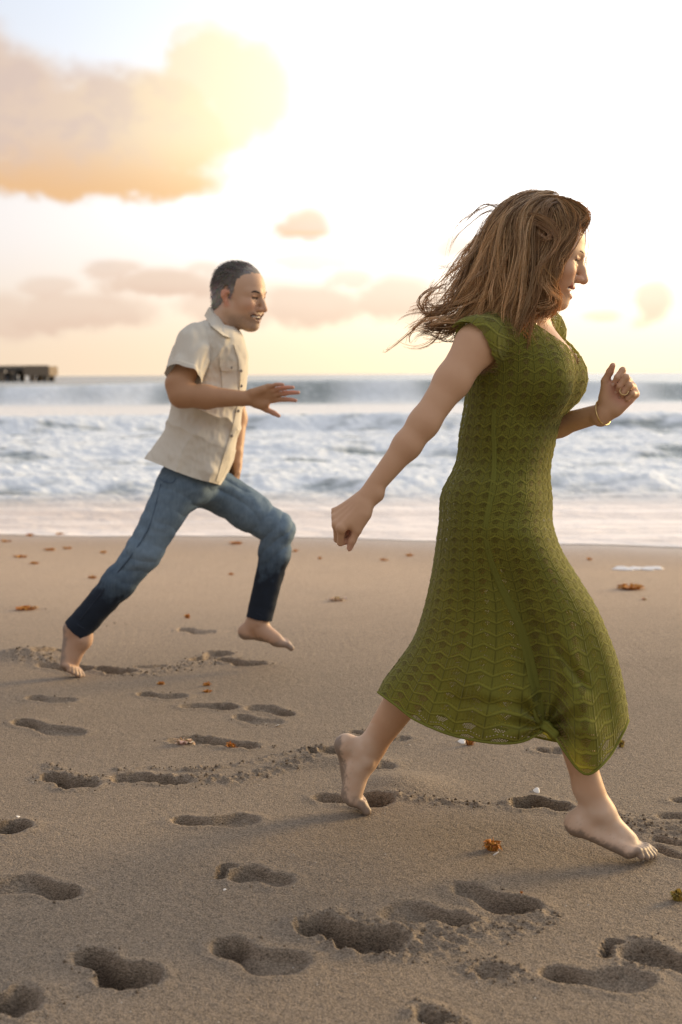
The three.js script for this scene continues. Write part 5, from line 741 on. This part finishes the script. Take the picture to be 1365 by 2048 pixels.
  const sleeve = (A, B, r0, r1, n1) => loft(90, 60, (a, v) => { const ax = nrm3(sub3(B, A)), b1 = nrm3(cross3(ax, [0.1, 0.2, 1])), c1 = cross3(ax, b1), th = a * Math.PI * 2, p = add3(A, sub3(B, A), v), q = noise(Math.cos(th) * 1.4 + 5, Math.sin(th) * 1.4, v * 2.5 + n1), q2 = Math.sin(v * 9 + 5 * q + th * 2) * 0.003, rr = lerp(r0, r1, v) + 0.009 * q + q2 + (v > 0.93 ? 0.003 : 0), cap = v < 0.5 ? Math.pow(1 - ((0.5 - v) / 0.5) ** 2, 0.6) * 0.98 + 0.02 : 1; return add3(add3(p, b1, Math.cos(th) * rr * cap), c1, Math.sin(th) * rr * cap); });
  mesh('sleeve', sleeve(M(402, 650, 0.09), M(367, 754, 0.232), 0.078, 0.066, 1), shirtMat, shirt);
  mesh('sleeve', sleeve(M(448, 668, -0.13), M(456, 760, -0.215), 0.078, 0.066, 7), shirtMat, shirt);
  const patch = (name, grid, off, parent = shirt) => { const R = grid.length - 1, C = grid[0].length - 1; return mesh(name, loft(C * 4, R * 4, (a, v) => { const x = a * C, y = v * R, i = Math.min(Math.floor(x), C - 1), j = Math.min(Math.floor(y), R - 1), f = x - i, g2 = y - j, m = (q) => lerp(lerp(grid[j][i][q], grid[j][i + 1][q], f), lerp(grid[j + 1][i][q], grid[j + 1][i + 1][q], f), g2); return grid[0][0].length === 3 ? M(m(0), m(1), m(2)) : onShirt(m(0), m(1), off); }, false), shirtMat, parent); };
  // collar, near and far leaf, stand
  const lay = (px, py, off) => { const p = onShirt(px, py, off), q = new THREE.Vector3(...p).applyMatrix4(camera.matrixWorldInverse); return [px, py, DM + q.z]; };
  patch('collar', [[[425, 616, -0.01], [440, 636, 0.06], [455, 657, 0.075], [466, 677, 0.07]], [[418, 614, -0.01], [433, 636, 0.085], [450, 658, 0.10], [464, 678, 0.09]], [[409, 631, -0.02], lay(423, 652, 0.03), lay(446, 670, 0.024), lay(462, 676, 0.02)]], 0);
  patch('collar', [[[428, 617, -0.03], [450, 636, -0.07], [470, 654, -0.07], [478, 672, -0.02]], [[424, 615, -0.03], [452, 636, -0.09], [478, 654, -0.09], [484, 674, -0.02]], [[416, 630, -0.03], [452, 650, -0.11], [484, 668, -0.1], [490, 688, 0.0]]], 0);
  patch('placket', [[[468, 688], [477, 690]], [[477, 720], [486, 722]], [[481, 760], [489, 762]], [[478, 800], [487, 802]], [[467, 850], [477, 853]], [[452, 900], [463, 904]], [[433, 962], [441, 966]]], 0.006);
  patch('pocket_flap', [[[441, 719], [452, 720], [463, 722], [473, 724]], [[440, 731], [452, 733], [463, 734], [475, 734]], [[443, 741], [452, 743], [463, 743], [474, 739]]], 0.013);
  patch('pocket', [[[443, 735], [473, 736]], [[444, 760], [475, 760]], [[446, 780], [474, 781]]], 0.006);
  patch('shirt_tail', [[[463, 893, -0.02], [473, 900, -0.1]], [[455, 920, 0.0], [468, 922, -0.09]], [[446, 948, 0.03], [456, 948, -0.05]], [[438, 970, 0.06], [442, 970, 0.03]]], 0);
  const bm = new THREE.MeshStandardMaterial({ color: new THREE.Color().setRGB(0.2, 0.17, 0.14), roughness: 0.4 });
  for (const [a, b] of [[463, 735], [483, 742], [483, 772], [477, 822], [464, 872]]) { const g = new THREE.CylinderGeometry(0.0055, 0.0055, 0.003, 14); g.rotateX(Math.PI / 2); g.rotateY(0.5); g.translate(...onShirt(a, b, 0.012)); mesh('button', g, bm, shirt); }
  { const g = new THREE.BoxGeometry(0.012, 0.034, 0.006, 2, 4, 1); g.rotateZ(0.05); g.translate(...M(490.5, 749, 0.01)); mesh('pocket_tab', g, bm, shirt); }
}

// ------------------------------------------------------------------ seaweed, shells, crumbs of sand
{
  const weedMat = new THREE.MeshPhysicalMaterial({ vertexColors: true, roughness: 0.7, specularIntensity: 0.3, transmission: 0.25, thickness: 0, side: THREE.DoubleSide }), shellMat = new THREE.MeshStandardMaterial({ color: new THREE.Color().setRGB(0.72, 0.67, 0.6), roughness: 0.5 });
  const place = (px, py) => { const p = onGround(px, py); return [p[0], sandY(p[0], p[2]), p[2]]; };
  // a tuft: short twisted blades and stems from a small centre, with little round floats
  function tuft(px, py, wide, high, n, colors, seed, label, extra) {
    const c = place(px, py), d = Math.hypot(c[0], c[2]), k = d / FOCAL, W = wide * k / 2, H = high * k, root = thing('seaweed_clump', c), r = rng(seed), b = buf(), st = buf();
    tag(root, label, 'seaweed');
    for (let i = 0; i < n; i++) {
      const a = r() * 6.28, R = W * Math.sqrt(r()), x0 = c[0] + Math.cos(a) * R * 0.5, z0 = c[2] + Math.sin(a) * R * 0.4, x1 = c[0] + Math.cos(a) * R + (r() - 0.5) * W * 0.3, z1 = c[2] + Math.sin(a) * R * 0.8, y0 = sandY(x0, z0) - 0.002, y1 = sandY(x1, z1) + H * (0.15 + 0.85 * r()) * (1 - 0.5 * R / W), col = mix3(colors[Math.floor(r() * colors.length)], colors[0], r() * 0.5);
      if (r() < 0.45) tubeInto(st, spline([[x0, y0, z0], [(x0 + x1) / 2 + (r() - 0.5) * W * 0.3, Math.max(y0, y1) * 0.5 + y0 * 0.5 + H * 0.3, (z0 + z1) / 2], [x1, y1, z1]], 6), (t) => W * 0.05 * (1 - 0.7 * t) + 0.0003, col, 4);
      else { const p0 = [x0, y0, z0], q = [x1, y1, z1], s = nrm3([Math.sin(a), 0.4 * (r() - 0.5), -Math.cos(a)]), w = W * (0.08 + 0.16 * r()), m = [(x0 + x1) / 2, (y0 + y1) / 2 + H * 0.35, (z0 + z1) / 2], o = b.pos.length / 3; for (const [p, ww] of [[p0, w * 0.4], [m, w], [q, w * 0.35]]) for (const e of [-1, 1]) { b.pos.push(p[0] + s[0] * ww * e, p[1] + s[1] * ww * e + (r() - 0.5) * H * 0.1, p[2] + s[2] * ww * e); b.col.push(...col.map((v) => v * (0.8 + 0.4 * r()))); } b.idx.push(o, o + 1, o + 2, o + 1, o + 3, o + 2, o + 2, o + 3, o + 4, o + 3, o + 5, o + 4); }
    }
    if (b.idx.length) tag(mesh('blades', geo(b.pos, b.idx, { color: [b.col, 3] }), weedMat, root), null, null, null, 'stuff'); if (st.idx.length) tag(mesh('stems', bufGeo(st), weedMat, root), null, null, null, 'stuff');
    if (extra) shell(px + extra[0], py + extra[1], extra[2], seed + 5, root);
    return root;
  }
  function shell(px, py, size, seed, parent, label) {
    const c = place(px, py), k = Math.hypot(c[0], c[2]) / FOCAL, R = size * k / 2, g = new THREE.SphereGeometry(R, 20, 10, 0, Math.PI * 2, 0, Math.PI * 0.5), p = g.attributes.position, r = rng(seed), t = r() * 6;
    for (let i = 0; i < p.count; i++) { const x = p.getX(i), y = p.getY(i) * 0.6, z = p.getZ(i), a = Math.atan2(z, x); const rib = 1 + 0.05 * Math.cos(a * 18); p.setXYZ(i, x * rib * 1.1, y * 0.4, z * rib * (0.75 + 0.2 * Math.cos(a + t))); }
    g.rotateZ((r() - 0.5) * 0.7); g.rotateX(0.25 + 0.3 * r()); g.rotateY(t); g.computeVertexNormals(); g.translate(c[0], c[1] + R * 0.05, c[2]);
    if (parent) { mesh('shell', g, shellMat, parent); return parent; }
    const root = thing('shell', c); mesh('valve', g, shellMat, root); return tag(root, label, 'shell');
  }
  const O = [[0.55, 0.22, 0.035], [0.4, 0.15, 0.03], [0.68, 0.36, 0.08]], Y = [[0.42, 0.3, 0.06], [0.3, 0.22, 0.05], [0.16, 0.1, 0.03]], B = [[0.68, 0.52, 0.38], [0.55, 0.36, 0.2], [0.75, 0.62, 0.5]];
  tuft(986, 1700, 42, 30, 90, O, 11, 'orange seaweed tuft with a white shell bit, alone in the open sand below the dress', [6, 8, 16]);
  tuft(940, 1490, 22, 20, 50, O, 12, 'orange seaweed scrap stuck to a white shell just under the hanging hem');
  tag(shell(925, 1484, 26, 70, null), 'white shell lying just under the hanging hem, beside an orange scrap', 'shell');
  tuft(1357, 1800, 40, 30, 90, Y, 13, 'dark yellow seaweed clump cut by the right edge, below the front foot');
  tuft(372, 1488, 56, 22, 90, B, 14, 'pale beige tangle at the left end of a print, between the two people'); tuft(466, 1494, 36, 18, 70, O, 15, 'golden seaweed at the right end of a print, beside the pale tangle');
  tuft(676, 1202, 44, 12, 50, B, 16, 'pale flat seaweed scrap between the fist of the front person and the rear person'); tuft(1262, 1178, 62, 14, 60, O, 17, 'wide brown seaweed strand on the sand right of the dress'); tuft(1288, 1200, 20, 8, 20, B, 18, 'small pale scrap below the wide brown strand, right of the dress');
  tuft(1243, 1494, 18, 22, 40, Y, 19, 'yellow seaweed bit peeping out behind the right corner of the hem');
  tuft(376, 1236, 18, 12, 30, O, 20, 'small orange scrap just above the print between the feet of the rear person'); tuft(415, 1371, 24, 10, 30, O, 21, 'orange scrap in front of the rear person, upper of a close pair'); tuft(416, 1384, 24, 8, 30, O, 22, 'orange scrap in front of the rear person, lower of a close pair'); tuft(322, 1369, 20, 9, 30, O, 23, 'orange scrap right of the planted foot of the rear person, left of a close pair');
  tuft(52, 1219, 56, 10, 50, O, 24, 'brown seaweed in a shallow print at the left edge, behind the planted foot'); tuft(185, 1157, 22, 9, 30, O, 25, 'small orange scrap just left of the trailing shin'); tuft(474, 1088, 34, 8, 30, O, 26, 'orange seaweed on the sand under the bent front knee, seen between the legs');
  const far = [[100, 1101, 28], [42, 1115, 36], [70, 1128, 26], [60, 1072, 22], [120, 1070, 24], [12, 1084, 26], [136, 1098, 22], [768, 1121, 22], [820, 1112, 24], [300, 1084, 20], [206, 1106, 22], [640, 1118, 14], [590, 1103, 18], [462, 1150, 14], [1180, 1120, 16]];
  const where = ['far orange scrap left of the trailing knee, right one of a middle row of two', 'far orange scrap near the left edge, left one of a middle row of two', 'far orange scrap near the left edge, lowest of the group by the water', 'far orange scrap nearest the water, left of a neighbour at the same height', 'far orange scrap nearest the water, right of a neighbour at the same height', 'far orange scrap cut close by the left edge near the water', 'far orange scrap right of the middle row, left of the trailing thigh', 'far orange scrap between the fist and the dress, left of two', 'far orange scrap between the fist and the dress, right of two', 'far orange scrap just behind the trailing thigh near the water', 'far orange scrap between the left group and the trailing thigh', 'tiny orange scrap right under the fist of the front person', 'tiny orange scrap right of the bent front knee', 'tiny orange scrap between the legs of the rear person, left of the front shin', 'tiny orange scrap right of the dress, just below the water'];
  far.forEach(([a, b, w], i) => { tuft(a, b, w, 7, 22, O, 40 + i, where[i]).userData.group = 'far seaweed scraps near the water'; });
  tuft(1043, 1789, 9, 8, 14, O, 60, 'tiny orange crumb at the rim of the narrow heeled print');
  tag(shell(1074, 1583, 24, 71, null), 'flat white shell at the far rim of the pit just behind the front heel', 'shell'); tag(shell(38, 1634, 12, 72, null), 'small white shell at the far rim of the pit on the left edge', 'shell'); tag(shell(556, 1453, 14, 73, null), 'small white shell beside the pair of prints in the middle distance', 'shell'); tag(shell(450, 1780, 7, 74, null), 'tiny white shell under the print with toes', 'shell'); tag(shell(820, 1490, 7, 75, null), 'tiny white shell right of the raised rear shin', 'shell');
  // a streak of left foam
  { const b = { pos: [], idx: [] }, c = place(1275, 1139), r = rng(8), gs = []; for (let i = 0; i < 46; i++) { const x = 1232 + 88 * r(), p = place(x, 1138 + 5 * (r() - 0.5)), g = new THREE.SphereGeometry(0.012 + 0.016 * r(), 8, 6); g.scale(1.5, 0.4, 0.9); g.translate(p[0], p[1] + 0.002, p[2]); gs.push(g); } const o = mesh('foam_streak', mergeGeometries(gs), new THREE.MeshStandardMaterial({ color: new THREE.Color().setRGB(0.78, 0.74, 0.7), roughness: 0.5 }), scene); tag(o, 'white streak of left foam on the sand right of the dress', 'foam', null, 'stuff'); }
  // crumbs thrown up round the prints, and pale grains of shell all over
  const clod = (() => { const g = new THREE.IcosahedronGeometry(1, 1), p = g.attributes.position; for (let i = 0; i < p.count; i++) { const x = p.getX(i), y = p.getY(i), z = p.getZ(i), s = 0.82 + 0.4 * noise(x * 1.7 + 3, y * 1.7, z * 1.7); p.setXYZ(i, x * s, y * s * 0.8, z * s); } g.computeVertexNormals(); return g; })();
  const scatter = (name, list, material, label, category) => { const im = new THREE.InstancedMesh(clod, material, list.length), m = new THREE.Matrix4(), q = new THREE.Quaternion(), c = new THREE.Color(); list.forEach(([x, y, z, s, a, t], i) => { q.setFromEuler(new THREE.Euler(a, a * 1.7, a * 0.6)); m.compose(new THREE.Vector3(x, y, z), q, new THREE.Vector3(s, s, s)); im.setMatrixAt(i, m); im.setColorAt(i, c.setRGB(...t)); }); im.name = name; im.castShadow = im.receiveShadow = true; scene.add(im); tag(im, label, category, null, 'stuff'); };
  const r = rng(321), crumbs = [], pale = [];
  for (const t of TRAILS) { const n = Math.round(90 * (t.w / 0.04)); for (let i = 0; i < n; i++) { const k = r() * (t.pts.length - 1.001), j = Math.floor(k), f = k - j, g = (r() + r() + r() - 1.5) * t.w * 1.5, h = (r() + r() + r() - 1.5) * t.w * 1.5, x = lerp(t.pts[j][0], t.pts[j + 1][0], f) + g, z = lerp(t.pts[j][1], t.pts[j + 1][1], f) + h, s = 0.0014 + 0.0042 * Math.pow(r(), 3); crumbs.push([x, sandY(x, z) + s * 0.3, z, s, r() * 6, mix3([0.12, 0.088, 0.058], [0.19, 0.145, 0.1], r())]); } }
  for (const p of PRINTS) for (let i = 0; i < (p.kind === 'rough' ? 60 : 18); i++) { const a = r() * 6.28, s0 = r(), x = lerp(p.A[0], p.B[0], s0) + Math.cos(a) * p.w * (0.9 + 0.6 * r()), z = lerp(p.A[1], p.B[1], s0) + Math.sin(a) * p.w * (0.9 + 0.6 * r()), s = 0.001 + 0.0034 * Math.pow(r(), 3); crumbs.push([x, sandY(x, z) + s * 0.3, z, s, r() * 6, mix3([0.12, 0.088, 0.058], [0.19, 0.145, 0.1], r())]); }
  for (let i = 0; i < 2600; i++) { const d = 2.2 + 4 * r() * r(), x = (r() - 0.5) * d * 0.75, s = 0.0008 + 0.0012 * r() * r(), z = -d; crumbs.push([x, sandY(x, z) + s * 0.2, z, s, r() * 6, mix3([0.10, 0.075, 0.05], [0.2, 0.15, 0.1], r())]); }
  for (let i = 0; i < 700; i++) { const d = 2.2 + 3.6 * Math.pow(r(), 1.4), x = (r() - 0.5) * d * 0.75, s = 0.0007 + 0.0012 * Math.pow(r(), 3), z = -d; pale.push([x, sandY(x, z) + s * 0.2, z, s, r() * 6, mix3([0.45, 0.4, 0.33], [0.75, 0.7, 0.62], r())]); }
  const crumbMat = new THREE.MeshStandardMaterial({ roughness: 0.95 });
  scatter('sand_crumbs', crumbs, crumbMat, 'crumbs of damp sand thrown up round the prints', 'sand crumbs');
  scatter('shell_grains', pale, new THREE.MeshStandardMaterial({ roughness: 0.6 }), 'pale grains of broken shell strewn over the sand', 'shell grains');
}

renderer.render(scene, camera);
